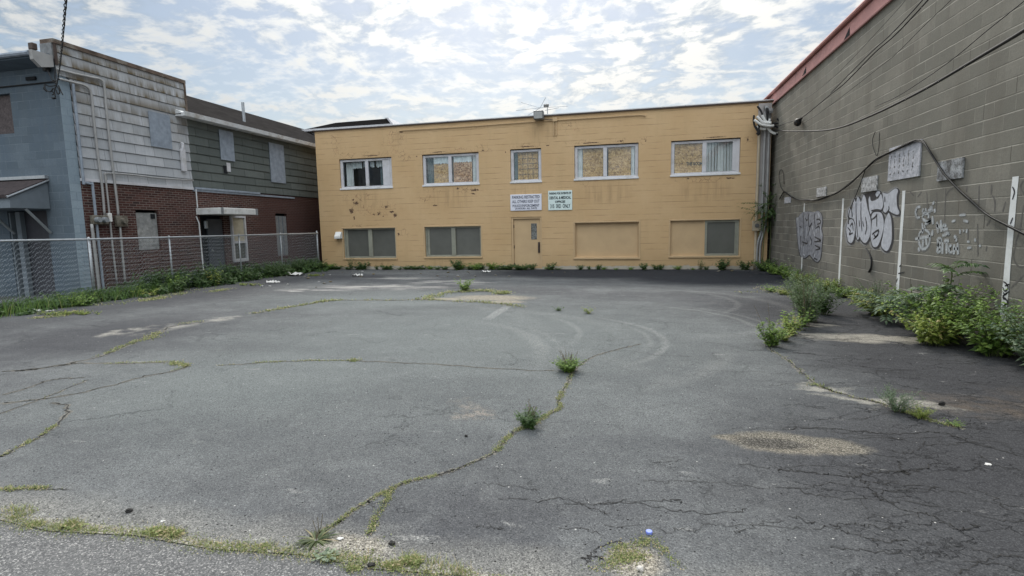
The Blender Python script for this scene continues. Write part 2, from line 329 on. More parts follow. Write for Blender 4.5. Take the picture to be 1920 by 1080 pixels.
def mat_lot():
    t = NT('worn_asphalt'); x, y, z = t.xyz(); uv = t.comb(x, y, 0.); L = []
    n1 = t.noise(uv, .35, 5, .6); n2 = t.noise(uv, 2.2, 5, .65); n3 = t.noise(t.comb(t.m('MULTIPLY', x, .55), t.m('MULTIPLY', y, 1.3), 3.), .9, 5, .62)
    warp = t.vm('ADD', uv, t.vm('MULTIPLY', t.comb(t.m('SUBTRACT', n2, .5), t.m('SUBTRACT', t.noise(t.vm('ADD', uv, (9, 2, 0)), 1.7, 4), .5)), (1.1, 1.1, 0)))
    base = t.mix(t.mr(n1, .32, .68), LOT_A, LOT_B)
    base = t.mix(t.mr(n3, .40, .66, 0., .8), base, LOT_C)
    def spot(items, col, amt, edge=.45, wv=warp, nb=None):
        nonlocal base
        k = t.mr(t.ell(wv, items), 0., edge, 0., amt)
        if nb is not None: k = t.m('MULTIPLY', k, nb)
        base = t.mix(k, base, col)
    n4 = t.noise(t.vm('ADD', uv, (31, 7, 0)), 1.15, 7, .7); base = t.mix(t.mr(n4, .36, .6, .42, 0.), base, (.066, .067, .070)); base = t.mix(t.mr(t.noise(t.vm('ADD', uv, (3, 17, 0)), 3.6, 6, .72), .5, .70, 0., .26), base, (.20, .203, .20))
    # bleached middle, darker sealed right side, black strip along the yellow wall
    spot([(-2.2, 7.5, 5.5, 5.0), (-4.0, 5.0, 3.0, 2.5), (-5.5, 11.0, 4.0, 2.5)], (.150, .164, .161), .55, .7)
    spot([(2.7, 3.4, 2.5, 2.6), (3.7, 6.6, 2.3, 4.2), (3.3, 10.2, 2.1, 2.8)], (.040, .040, .043), .85, .55)
    spot([(-1.0, 18.2, 5.2, 2.6), (2.2, 17.0, 3.4, 3.2)], (.020, .022, .027), .95, .4)  # newer sealcoat with the yellow building's shadow painted into its colour
    spot([(-11.4, 12.0, 1.9, 8.5), (-9.4, 16.2, 2.6, 1.4), (-8.2, 6.5, 2.0, 2.5)], (.045, .045, .05), .7, .7)
    blotch = t.mr(n2, .45, .6)
    spot([(-6.9, 13.5, 2.4, .8), (-5.3, 14.9, 1.8, .8), (-8.3, 12.6, 1.6, .35), (-7.5, 16.0, 2.0, .5)], (.36, .345, .325), .75, .6, nb=t.mr(t.noise(t.comb(t.m('MULTIPLY', x, .5), t.m('MULTIPLY', y, 1.6), 7.), 1.6, 5, .65), .42, .6))
    spot([(-7.75, 7.6, .42, 1.0), (-8.15, 6.9, .3, .6), (-7.4, 8.2, .3, .4)], (.29, .275, .245), .7, .5, nb=blotch)
    spot([(2.9, 8.0, .9, .3), (3.55, 8.05, .8, .25), (2.6, 9.0, .5, .18)], (.27, .25, .215), .8, .5)
    spot([(2.0, 5.28, .55, .13), (1.72, 5.55, .3, .12), (2.4, 5.08, .4, .1)], (.29, .275, .24), .7, .6)
    spot([(3.0, 5.2, .8, .42), (3.4, 5.4, .6, .35)], (.098, .079, .062), .7, .7, nb=t.mr(t.noise(uv, 5, 5, .7), .35, .6))
    spot([(-1.4, 4.3, .3, .22)], (.25, .215, .18), .6, .7, nb=t.mr(t.noise(uv, 14, 4, .7), .42, .56))
    # tyre sweeps
    tx = [(-4.1, 6.0, 3.0, .10, -.2, 1.2, .5), (-4.1, 6.0, 3.25, .05, 0., 1.1, .3), (-1.7, 7.4, 2.1, .05, -.9, 1.2, .6), (-1.7, 7.4, 1.9, .04, -.6, 1.0, .4), (-3.0, 7.6, 2.2, .05, -.4, 1.0, .5), (-.5, 8.6, 2.3, .05, -.4, 1.3, .5), (-.5, 8.6, 2.55, .04, -.3, 1.2, .35), (-1.6, 7.4, 2.76, .10, -1., .1, .4), (-.3, 10.6, 3.1, .12, -1.3, 1.5, .35), (-.2, 11.4, 2.2, .06, -1., 1.3, .35), (-3.6, 6.2, 3.9, .15, .3, 1.6, .25), (-5.5, 6.8, 4.2, .2, .0, 1.4, .2), (-2.2, 4.0, 3.0, .12, .3, 1.5, .2)]
    grit = t.mr(t.noise(uv, 24, 4, .75), .36, .6)
    for cx, cy, r, w, a0, a1, amt in tx:
        dv = t.vm('SUBTRACT', uv, (cx, cy, 0)); ln = t.vm('LENGTH', dv); dx, dy, _ = t.xyz(dv)
        ring = t.mr(t.m('ABSOLUTE', t.m('SUBTRACT', ln, t.m('ADD', r, t.m('MULTIPLY', t.m('SUBTRACT', n2, .5), .12)))), w*.4, w*1.5, 1., 0.)
        an = t.m('ARCTAN2', dy, dx)
        k = t.m('MULTIPLY', ring, t.m('MULTIPLY', t.mr(an, a0, a0+.5), t.mr(an, a1-.5, a1, 1., 0.)))
        base = t.mix(t.m('MULTIPLY', t.m('MULTIPLY', k, grit), amt*.45), base, (.33, .33, .315))
    # scuffs: short pale dashes
    sc = t.mr(t.noise(t.comb(t.m('MULTIPLY', x, 2.2), t.m('MULTIPLY', y, 6.), 1.), 1., 4, .6), .66, .72, 0., .55)
    base = t.mix(t.m('MULTIPLY', sc, t.mr(t.noise(uv, 40, 3, .8), .4, .6)), base, (.33, .325, .31))
    # old faded parking line by the sandy patch
    lx = t.m('ABSOLUTE', t.m('SUBTRACT', x, -2.53)); lm = t.m('MULTIPLY', t.mr(lx, .07, .11, 1., 0.), t.m('MULTIPLY', t.mr(y, 8.7, 9.1), t.mr(y, 10.2, 10.6, 1., 0.)))
    base = t.mix(t.m('MULTIPLY', t.m('MULTIPLY', lm, grit), .4), base, (.36, .36, .35))
    # gravel hole on the right
    hole = t.m('ADD', t.ell(uv, [(1.05, 4.06, .42, .23), (1.28, 4.06, .40, .18), (.78, 4.09, .22, .08)]), t.m('MULTIPLY', t.m('SUBTRACT', t.noise(uv, 6, 5, .65), .5), .6))
    hk = t.mr(hole, 0.0, .3); gv = t.vor(uv, 140, 'F1', 'Color'); gx = t.xyz(gv)[0]
    base = t.mix(hk, base, t.ramp(gx, [(0., (.07, .063, .052)), (.5, (.155, .14, .115)), (1., (.27, .248, .21))]))
    pit = t.mr(t.m('ADD', t.ell(uv, [(.97, 4.03, .3, .12)]), t.m('MULTIPLY', t.m('SUBTRACT', t.noise(uv, 9, 4), .5), .5)), 0., .35, 0., .8)
    base = t.mix(pit, base, t.ramp(gx, [(0., (.012, .012, .012)), (.5, (.045, .043, .04)), (1., (.16, .15, .135))]))
    # dirt mounds under the weeds of the foreground
    soil = t.m('ADD', t.ell(uv, [(.01, 2.42, .17, .2), (-1.4, 2.26, .32, .15), (-2.6, 2.14, 1.2, .06), (-.9, 2.18, .6, .06), (-3.2, 11.6, 1.25, .62), (-4.2, 11.3, .7, .25), (-2.7, 11.0, .5, .3)]), t.m('MULTIPLY', t.m('SUBTRACT', t.noise(uv, 11, 5, .7), .5), .9))
    base = t.mix(t.mr(soil, .1, .5, 0., .75), base, t.ramp(gx, [(0., (.09, .08, .06)), (.5, (.24, .205, .155)), (1., (.46, .42, .35))]))
    edge = t.mr(t.m('ADD', y, t.m('MULTIPLY', t.m('SUBTRACT', t.noise(uv, 3, 4), .5), .35)), 2.22, 2.5, .6, 0.)
    base = t.mix(edge, base, t.mix(gx, (.10, .095, .085), (.31, .30, .275)))
    # stone grain: pale and black chips in the binder
    sp = t.vor(uv, 160, 'F1', 'Color'); s0 = t.xyz(sp)[0]; s1 = t.xyz(sp)[1]
    base = t.mix(t.mr(s0, .55, 1., 0., .65), base, t.vm('ADD', t.vm('MULTIPLY', base, (1.9, 1.9, 1.85)), (.012, .012, .012)))
    base = t.mix(t.mr(s1, .72, 1., 0., .7), base, (.022, .022, .024))
    s2 = t.xyz(t.vor(uv, 34, 'F1', 'Color')); dd = t.vor(uv, 34)
    base = t.mix(t.m('MULTIPLY', t.m('GREATER_THAN', s2[0], .962), t.mr(dd, .18, .26, 1., 0.)), base, (.016, .015, .015))
    base = t.mix(t.m('MULTIPLY', t.m('GREATER_THAN', s2[1], .988), t.mr(dd, .14, .2, 1., 0.)), base, (.46, .45, .43))
    # alligator cracking in the right-hand half
    cw = t.vm('ADD', t.vm('MULTIPLY', uv, (.75, 1.35, 0)), t.vm('MULTIPLY', t.comb(t.noise(uv, 2.1, 5, .7), t.noise(t.vm('ADD', uv, (4, 8, 0)), 2.1, 5, .7)), (.75, .75, 0)))
    ck = t.mr(t.vor(cw, 1.9, 'DISTANCE_TO_EDGE'), .004, .016, 1., 0.)
    where = t.m('MULTIPLY', t.mr(t.ell(warp, [(3.0, 3.6, 2.9, 3.0), (3.4, 7.0, 2.2, 4.2)]), .05, .4), t.mr(t.noise(uv, 1.6, 3), .44, .56))
    ck = t.m('MULTIPLY', ck, where)
    cw3 = t.vm('ADD', uv, t.vm('MULTIPLY', t.comb(t.noise(t.vm('ADD', uv, (2, 2, 0)), 4.2, 7, .8), t.noise(t.vm('ADD', uv, (14, 8, 0)), 4.2, 7, .8)), (.55, .55, 0)))
    ck = t.m('MAXIMUM', ck, t.m('MULTIPLY', t.m('MULTIPLY', t.mr(t.vor(cw3, 1.3, 'DISTANCE_TO_EDGE'), .001, .005, 1., 0.), .5), t.mr(t.noise(uv, .9, 4), .5, .6)))
    cw2 = t.vm('ADD', t.vm('MULTIPLY', uv, (1., 1.8, 0)), t.vm('MULTIPLY', t.comb(t.noise(uv, 5, 4, .7), t.noise(t.vm('ADD', uv, (1, 6, 0)), 5, 4, .7)), (.3, .3, 0)))
    ck2 = t.m('MULTIPLY', t.mr(t.vor(cw2, 4.2, 'DISTANCE_TO_EDGE'), .006, .022, 1., 0.), t.m('MULTIPLY', t.mr(t.ell(warp, [(2.9, 3.4, 2.6, 2.2), (3.9, 6.5, 1.4, 3.)]), .0, .5), t.mr(t.noise(uv, 2.7, 3), .5, .6)))
    ckm = t.m('MAXIMUM', t.m('MULTIPLY', ck, .9), t.m('MULTIPLY', ck2, .75))
    base = t.mix(ckm, base, (.025, .025, .026))
    h = t.m('ADD', t.m('MULTIPLY', t.noise(uv, 150, 2, .6), .5), t.m('MULTIPLY', s0, .45))
    h = t.m('ADD', h, t.m('MULTIPLY', n2, 2.0)); h = t.m('SUBTRACT', h, t.m('MULTIPLY', ckm, 2.5))
    h = t.m('SUBTRACT', h, t.m('MULTIPLY', t.mr(hole, 0., .7, 0., 1., True), 7.)); h = t.m('ADD', h, t.m('MULTIPLY', t.m('MULTIPLY', hk, gx), 1.6))
    t.bump(h, .7, .006)
    return t.done(base, t.mr(n2, .3, .7, .9, .98), .06)
def mat_street():
    t = NT('coarse_grey_street'); x, y, z = t.xyz(); uv = t.comb(x, y, 0.)
    c = t.xyz(t.vor(uv, 135, 'F1', 'Color')); d = t.vor(uv, 135, 'DISTANCE_TO_EDGE')
    base = t.ramp(c[0], [(0., (.075, .075, .077)), (.5, (.14, .14, .14)), (.85, (.23, .225, .22)), (1., (.40, .39, .375))])
    base = t.mix(t.mr(d, .0, .12, .75, 0.), base, (.05, .05, .05))
    base = t.mix(t.mr(t.noise(uv, 2.4, 4), .45, .7, 0., .4), base, (.13, .13, .13))
    t.bump(t.m('ADD', c[1], d), .8, .006); return t.done(base, .9, .25)
def mat_worn_sign(name, base, marks, amount=.5, scale=9.):
    t = NT(name); p = t.pos()
    col = t.mix(t.mr(t.noise(p, scale, 6, .75), .5-.12*amount, .62, 0., 1.), base, marks)
    col = t.mix(t.mr(t.noise(p, scale*3.5, 5, .8), .55, .66, 0., amount), col, tuple(a*.5 for a in marks))
    t.bump(t.noise(p, 60, 3), .3, .003); return t.done(col, .7, .3)

LOT_A, LOT_B, LOT_C = (.080, .082, .085), (.138, .143, .145), (.066, .067, .072)
M['yellow'] = mat_yellow()
M['taupe'] = mat_block('taupe_concrete_block', 1, (.165, .158, .138), (.285, .268, .232), (.44, .42, .37), dz=-.005, darkjoint=.13, stain=(.165, .15, .125), upper=(1.6, 2.4, .25, (.27, .255, .205)))
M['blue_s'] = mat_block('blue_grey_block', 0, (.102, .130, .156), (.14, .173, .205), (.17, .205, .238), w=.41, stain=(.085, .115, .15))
M['blue_e'] = mat_block('blue_grey_block_lit_side', 1, (.26, .325, .38), (.31, .375, .43), (.15, .195, .235), stain=(.22, .275, .32))  # lighter copy of the block colour: the east face's light painted in
M['brick'] = mat_redbrick()
M['white_siding'] = mat_siding('weathered_white_shingle', (.37, .385, .405), (.50, .51, .53), .61, True)
M['green_siding'] = mat_siding('faded_green_shingle', (.098, .112, .106), (.142, .157, .148), 1.05, False)
M['osb'] = mat_osb('chipboard'); M['osb_red'] = mat_osb('reddish_chipboard', 1)
M['roof'] = mat_roof()
M['white'] = plain('white_vinyl', (.53, .525, .55), .5, .07, 5, dirt=(.42, .41, .40))
M['sillwhite'] = plain('white_sill', (.66, .66, .67), .5, .06, 5, dirt=(.5, .49, .46))
M['tanframe'] = plain('tan_painted_frame', (.46, .36, .21), .6, .1, 4)
M['olive'] = plain('olive_grey_frame', (.25, .25, .205), .6, .15, 4)
M['tan'] = plain('tan_painted_panel', (.50, .355, .205), .6, .06, 2.2, bump=.05)
M['dkpanel'] = plain('dark_green_grey_panel', (.11, .111, .10), .2, .12, 1.6, spec=.5)
M['coping'] = plain('dark_brown_metal', (.06, .042, .035), .5, .25, 5)
M['copelight'] = plain('pale_metal_edge', (.62, .62, .62), .4, .1, 4, metal=.3)
M['black'] = plain('black_rubber', (.018, .018, .019), .55, .3, 8)
M['void'] = plain('dark_interior', (.012, .013, .016), .9, .2, 2)
M['pink'] = plain('pink_painted_metal', (.50, .245, .225), .6, .14, 2.5, dirt=(.42, .20, .185), bump=.1)
M['pinkdk'] = plain('dark_red_edge', (.18, .07, .06), .6, .2, 3)
M['lilac'] = plain('grey_lilac_board', (.36, .335, .325), .7, .08, 2)
M['conduit'] = plain('painted_conduit', (.34, .335, .33), .5, .12, 4, metal=.2)
M['tanpipe'] = plain('beige_painted_pipe', (.44, .37, .27), .55, .12, 4)
M['galv'] = plain('galvanised_steel', (.40, .42, .44), .42, .15, 12, metal=.65)
M['galvdk'] = plain('weathered_galvanised_wire', (.27, .29, .305), .55, .15, 12, metal=.3)
M['greyboard'] = plain('blue_grey_board', (.25, .285, .335), .75, .2, 7, bump=.1)
M['cinder'] = plain('grey_cement_infill', (.24, .24, .235), .9, .3, 7, bump=.4, dirt=(.38, .375, .36))
M['gutter'] = plain('white_gutter_metal', (.62, .63, .64), .5, .1, 5, dirt=(.40, .37, .33))
M['brownstain'] = plain('rusty_trim', (.125, .09, .07), .85, .5, 5, dirt=(.24, .22, .19))
M['bluetrim'] = plain('slate_blue_trim', (.085, .112, .14), .7, .15, 4)
M['slate'] = plain('canopy_grey_blue', (.15, .175, .20), .7, .12, 3)
M['darkroof'] = plain('dark_brown_shingle', (.045, .035, .036), .95, .4, 14, bump=.5)
M['awning'] = plain('white_awning_metal', (.58, .58, .57), .5, .14, 4, dirt=(.36, .34, .31))
M['doordk'] = plain('blackish_door', (.045, .045, .055), .6, .2, 3)
M['doorgrey'] = plain('slate_door', (.07, .078, .092), .6, .12, 4)
M['cream'] = plain('cream_blind', (.45, .40, .30), .8, .12, 6)
M['woodgrey'] = plain('weathered_grey_wood', (.19, .195, .20), .85, .25, 9, bump=.2)
M['purpleboard'] = plain('brown_chipboard', (.085, .07, .07), .85, .4, 22, bump=.2)
M['meter'] = plain('rusty_meter', (.15, .135, .11), .65, .45, 14, dirt=(.07, .05, .035))
M['sign'] = plain('white_sign_board', (.66, .67, .74), .4, .05, 6)
M['sign2'] = plain('pale_green_sign_board', (.62, .72, .70), .4, .05, 6)
M['ink'] = plain('sign_ink', (.05, .055, .09), .6, .2, 9)
M['ink2'] = plain('sign_ink_green', (.03, .045, .05), .6, .2, 9)
M['stencil'] = plain('stencil_ink', (.035, .022, .014), .7, .2, 9)
M['lampgrey'] = plain('grey_lamp_housing', (.165, .165, .165), .45, .2, 8, metal=.3)
M['lampglass'] = plain('dusty_lamp_glass', (.30, .30, .29), .25, .15, 8, spec=.6)
M['alum'] = plain('thin_aluminium', (.42, .44, .46), .4, .1, 8, metal=.7)
M['whiteplastic'] = plain('white_plastic', (.72, .72, .70), .45, .05, 6, dirt=(.5, .48, .43))
M['curtain'] = plain('pale_blue_curtain', (.64, .65, .65), .9, .1, 5)
M['curtaindk'] = plain('dim_teal_curtain', (.10, .14, .15), .9, .2, 5)
M['netting'] = plain('white_valance', (.62, .65, .66), .9, .12, 9)
M['glass'] = mat_glass('window_glass')
M['stripe'] = plain('white_stall_paint', (.70, .715, .71), .7, .05, 7, dirt=(.56, .56, .54))
M['silver'] = plain('silver_spray_paint', (.45, .465, .51), .55, .18, 12, spec=.4, dirt=(.52, .54, .58))
M['dullsilver'] = plain('dull_grey_spray_paint', (.225, .23, .255), .6, .3, 14, dirt=(.42, .43, .46))
M['blackpaint'] = plain('black_spray_paint', (.045, .045, .05), .6, .3, 14)
M['greypaint'] = plain('thin_dark_spray_paint', (.125, .118, .108), .85, .2, 14)
M['chalk'] = plain('white_chalk_paint', (.40, .42, .43), .9, .25, 22, dirt=(.24, .235, .22))
M['hazepaint'] = plain('pale_paint_haze', (.245, .242, .24), .9, .25, 20, dirt=(.20, .19, .165))
M['worn1'] = mat_worn_sign('flaking_white_sign', (.56, .56, .60), (.33, .34, .37), .9, 9)
M['worn2'] = mat_worn_sign('mouldy_white_sign', (.50, .52, .54), (.075, .072, .07), 1.6, 9)
M['worn3'] = mat_worn_sign('patchy_white_sign', (.62, .62, .63), (.17, .17, .165), 1.2, 13)
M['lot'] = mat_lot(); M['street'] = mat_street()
M['soil'] = plain('dry_dirt', (.12, .105, .085), .95, .4, 3, bump=.4)
M['crack'] = plain('dark_crack', (.026, .025, .024), .95, .3, 9)  # plain dark colour of the crack ribbons
M['leaf'] = mat_leaf('weed_leaf', (.05, .105, .020), (.22, .33, .065))
M['leafmid'] = mat_leaf('mid_weed_leaf', (.028, .066, .022), (.12, .19, .065))
M['leafdk'] = mat_leaf('dark_weed_leaf', (.026, .060, .020), (.10, .17, .05))
M['leafyel'] = mat_leaf('yellow_green_leaf', (.10, .155, .025), (.30, .36, .07), (.38, .30, .12))
M['leafgrey'] = mat_leaf('grey_green_leaf', (.05, .095, .05), (.17, .24, .13))
M['grass'] = mat_leaf('crack_grass', (.085, .115, .032), (.33, .37, .13), (.44, .36, .21), .3, .74)
M['stem'] = plain('weed_stem', (.085, .105, .04), .7, .3, 20)
M['drystem'] = plain('dry_stem', (.13, .105, .065), .8, .3, 20)
M['grit'] = plain('crack_grit', (.14, .133, .117), .95, .5, 60, bump=.4, dirt=(.075, .07, .062))
M['stone'] = plain('pale_stone', (.50, .47, .43), .9, .2, 18, bump=.3)
M['tar'] = plain('black_lump', (.02, .019, .018), .8, .3, 20, bump=.4)
M['cap'] = plain('blue_plastic_cap', (.20, .26, .70), .35, .05, 20, spec=.5)
M['paper'] = plain('white_litter', (.55, .54, .52), .8, .08, 12)
# ------------------------------------------------------------------ setting
def flat(name, pts, z, mat):
    b = MB(); b.fill([(x, y, z) for x, y in pts]); o = b.build(name, mat); return tag(o, kind='structure')
flat('ground', [(-400, -400), (400, -400), (400, 400), (-400, 400)], -.06, M['soil'])
edge = [(-60, 2.1), (-6, 2.1), (-3.5, 2.10), (-3.1, 2.07), (-2.6, 2.13), (-2.1, 2.11), (-1.62, 2.16), (-1.2, 2.13), (-.79, 2.17), (-.3, 2.13), (.6, 2.17), (2, 2.12), (6, 2.15), (40, 2.15)]
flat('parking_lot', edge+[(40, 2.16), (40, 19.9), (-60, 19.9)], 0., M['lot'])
flat('street', edge[::-1]+[(-60, -40), (40, -40)], -.004, M['street'])

# ------------------------------------------------------------------ wall with openings
def wall(mb, fn, u0, u1, v0, v1, holes, depth):
    us = sorted({u0, u1, *[h[0] for h in holes], *[h[1] for h in holes]}); vs = sorted({v0, v1, *[h[2] for h in holes], *[h[3] for h in holes]})
    for i in range(len(us)-1):
        for j in range(len(vs)-1):
            cu, cv = (us[i]+us[i+1])/2, (vs[j]+vs[j+1])/2
            if any(h[0] < cu < h[1] and h[2] < cv < h[3] for h in holes): continue
            mb.quad(fn(us[i], vs[j], 0), fn(us[i+1], vs[j], 0), fn(us[i+1], vs[j+1], 0), fn(us[i], vs[j+1], 0))
    for a, b, c, d in holes:
        for p, q in (((a, c), (b, c)), ((b, c), (b, d)), ((b, d), (a, d)), ((a, d), (a, c))):
            mb.quad(fn(*p, 0), fn(*q, 0), fn(*q, depth), fn(*p, depth))

# ------------------------------------------------------------------ yellow building
fY = lambda u, v, d: (u, YF+d, v)            # facing -Y
ZT = 5.56
win_up = [(-11.64, -9.36, 3.24, 4.42), (-8.08, -5.80, 3.25, 4.43), (-4.58, -3.41, 3.25, 4.46), (-2.20, .06, 3.26, 4.47), (1.16, 3.41, 3.27, 4.46)]
win_lo = [(-11.64, -9.33, .45, 1.65), (-8.08, -5.79, .49, 1.655), (-2.19, .10, .43, 1.70), (1.18, 3.46, .47, 1.71)]
door_o = (-4.59, -3.42, .03, 1.96)
yb = thing('yellow_building', (-4.2, YF, 0), 'two storey flat roofed building of yellow painted block with chipped paint', 'building')
b = MB(); wall(b, fY, -12.66, XE, -.05, ZT, win_up+win_lo+[door_o], .16)
b.quad((-12.66, YF, -.05), (-12.66, YF, ZT), (-12.66, 31, ZT), (-12.66, 31, -.05)); b.quad((XE, YF, -.05), (XE, 31, -.05), (XE, 31, ZT), (XE, YF, ZT))
b.quad((-12.66, 31, -.05), (-12.66, 31, ZT), (XE, 31, ZT), (XE, 31, -.05))
b.build('wall', M['yellow'], yb)
b = MB(); b.box(-12.655, XE-.005, YF+.3, 30.99, ZT-.12, ZT-.02); b.build('roof', M['darkroof'], yb)
b = MB(); b.box(-12.72, XE+.03, YF-.05, YF+.32, ZT-.002, ZT+.042)
for i in range(6): b.box(-12.72+i*2.86, -12.72+i*2.86+.05, YF-.055, YF-.0505, ZT-.004, ZT+.046)
b.build('coping', M['coping'], yb)
b = MB(); b.box(-12.70, XE+.02, YF-.03, YF+.30, ZT+.0425, ZT+.075); b.build('coping_cap', M['copelight'], yb)
b = MB()   # thin conduit running below the roof edge
b.tube(smooth_path([(-8.95, YF-.03, 5.36), (-8.7, YF-.03, 5.385), (-6.3, YF-.03, 5.38), (-3.6, YF-.03, 5.40), (-.6, YF-.03, 5.40), (.15, YF-.03, 5.39), (.3, YF-.03, 5.34)], 4), .018, 5)
b.tube([(-2.93, YF-.03, 5.42), (-2.93, YF-.03, 4.86)], .02, 5); b.tube([(-2.84, YF-.03, 5.42), (-2.84, YF-.03, 4.86)], .02, 5); b.box(-2.97, -2.80, YF-.07, YF-.001, 5.36, 5.5)
b.build('roofline_conduit', M['tan'], yb)
b = MB(); b.box(-11.4, .6, 24.9, 25, 0, ZT-.15); b.build('dark_backing', M['void'], yb)

def frame_bars(b, a, c, z0, z1, t, y0, y1, mull=None, mt=None, sillt=None, topt=None):
    b.bbox(a, a+t, y0, y1, z0, z1, .006); b.bbox(c-t, c, y0, y1, z0, z1, .006)
    b.bbox(a+t, c-t, y0, y1, z0, z0+(sillt or t), .006); b.bbox(a+t, c-t, y0, y1, z1-(topt or t), z1, .006)
    for mm in (mull or []): b.bbox(mm-(mt or t)/2, mm+(mt or t)/2, y0-.008, y1-.004, z0+(sillt or t), z1-(topt or t), .006)
def curtain(x0, x1, z0, z1, y, amp, waves, mat, name, parent, seed=0, ragged=0.):
    q = random.Random(seed); b = MB(); n = max(10, int(waves*8)); ph = q.random()*6
    bot = [z0+q.uniform(-ragged, ragged) for _ in range(n+1)]
    for i in range(n):
        xa, xb = x0+(x1-x0)*i/n, x0+(x1-x0)*(i+1)/n
        ya, yb_ = [y+amp*math.sin(ph+2*math.pi*waves*k/n+.7*math.sin(k*.37)) for k in (i, i+1)]
        b.quad((xa, ya, bot[i]), (xb, yb_, bot[i+1]), (xb, yb_, z1), (xa, ya, z1))
    return b.build(name, mat, parent, smooth=True)
def pane_of(parent, x0, x1, z0, z1, y, mat=None):
    b = MB(); b.box(x0, x1, y, y+.006, z0, z1); return b.build('pane', mat or M['glass'], parent)
def board_of(parent, x0, x1, z0, z1, y, mat):
    b = MB(); b.box(x0, x1, y, y+.014, z0, z1); return b.build('board', mat, parent)
wins = []
for i, (a, c, z0, z1) in enumerate(win_up):
    b = MB(); mid = [(a+c)/2-.03] if i != 2 else []
    if i == 0: mid = [-10.47]
    if i == 4: mid = [2.265]
    frame_bars(b, a+.006, c-.006, z0+.004, z1-.03, .11, YF+.06, YF+.14, mid, .13, .09, .08)
    w = b.build('window', M['white'], yb); wins.append(w)
    tag(w, ['white sliding window with dark room behind and white board at right', 'white window with valance over two chipboards', 'narrow single white window with chipboard behind', 'wide white window with two yellow chipboards', 'white window half chipboard half pleated curtain'][i])
    b = MB(); b.bbox(a-.02, c+.02, YF-.03, YF+.058, z0-.035, z0+.03, .008); b.build('sill', M['sillwhite'], w)
    b = MB(); b.quad((a+.01, YF+.152, z0+.004), (c-.01, YF+.152, z0+.004), (c-.01, YF+.152, z0+.02), (a+.01, YF+.152, z0+.02)); 
    gx = [a+.12]+[q for mm in mid for q in (mm-.065, mm+.065)]+[c-.12]
    for k in range(0, len(gx), 2): pane_of(w, gx[k], gx[k+1], z0+.09, z1-.11, YF+.10)
w = wins[0]
b = MB(); b.box(-9.78, -9.48, YF+.06, YF+.082, 3.345, 4.33); b.build('white_board', M['white'], w)
curtain(-11.5, -11.18, 3.36, 4.3, YF+.25, .03, 3, M['curtain'], 'curtain', w, 1); curtain(-9.98, -9.8, 3.36, 4.3, YF+.25, .02, 2, M['curtaindk'], 'curtain', w, 2)
curtain(-11.2, -10.78, 4.06, 4.31, YF+.23, .02, 3, M['netting'], 'valance', w, 3, .03); curtain(-10.7, -10.5, 4.1, 4.31, YF+.23, .02, 2, M['netting'], 'valance', w, 4, .03); curtain(-10.4, -10.22, 4.08, 4.31, YF+.23, .02, 2, M['netting'], 'valance', w, 5, .04); curtain(-10.12, -9.8, 4.08, 4.31, YF+.23, .02, 2, M['netting'], 'valance', w, 6, .04)
w = wins[1]
board_of(w, -7.66, -7.02, 3.33, 4.12, YF+.15, M['osb']); board_of(w, -6.86, -6.12, 3.33, 4.12, YF+.15, M['osb_red'])
curtain(-7.95, -7.68, 3.34, 4.33, YF+.24, .03, 3, M['curtaindk'], 'curtain', w, 7); curtain(-6.10, -5.92, 3.34, 4.33, YF+.17, .025, 3, M['curtain'], 'curtain', w, 8)
curtain(-7.66, -7.03, 4.08, 4.32, YF+.13, .015, 4, M['netting'], 'valance', w, 9, .03); curtain(-6.84, -6.12, 4.10, 4.32, YF+.13, .015, 4, M['netting'], 'valance', w, 10, .02)
w = wins[2]; board_of(w, -4.32, -3.56, 3.34, 4.36, YF+.15, M['osb'])
b = MB(); 
for k in range(1, 4): b.box(-4.32+k*.19-.005, -4.32+k*.19+.005, YF+.135, YF+.143, 3.36, 4.3)
for k in range(1, 5): b.box(-4.31, -3.57, YF+.136, YF+.142, 3.36+k*.19-.005, 3.36+k*.19+.005)
b.build('wire_grille', M['coping'], w)
curtain(-4.46, -4.33, 3.35, 4.36, YF+.17, .012, 2, M['curtaindk'], 'curtain', w, 11)
w = wins[3]; board_of(w, -1.90, -1.12, 3.34, 4.36, YF+.15, M['osb']); board_of(w, -.99, -.20, 3.34, 4.36, YF+.15, M['osb'])
curtain(-2.08, -1.92, 3.36, 4.36, YF+.16, .02, 2, M['curtain'], 'curtain', w, 12, .01); curtain(-.19, -.06, 3.35, 4.36, YF+.16, .012, 2, M['curtain'], 'curtain', w, 13)
w = wins[4]; ob = board_of(w, 1.29, 2.20, 3.35, 4.36, YF+.12, M['osb'])
b = MB(); qq = random.Random(14)
for k in range(9):
    xx = 2.37+k*.098; a_ = qq.uniform(.1, .75); hw = .05; b.prism([(-hw, -.004), (hw, -.004), (hw, .004), (-hw, .004)], lambda u, v, d: (xx+u*math.cos(a_)-v*math.sin(a_), YF+.185+u*math.sin(a_)+v*math.cos(a_), d), 3.38, 4.36)
b.build('curtain', M['curtain'], w)
b = MB(); b.box(3.17, 3.295, YF+.06, YF+.08, 3.375, 4.365); b.build('white_board', M['white'], w)

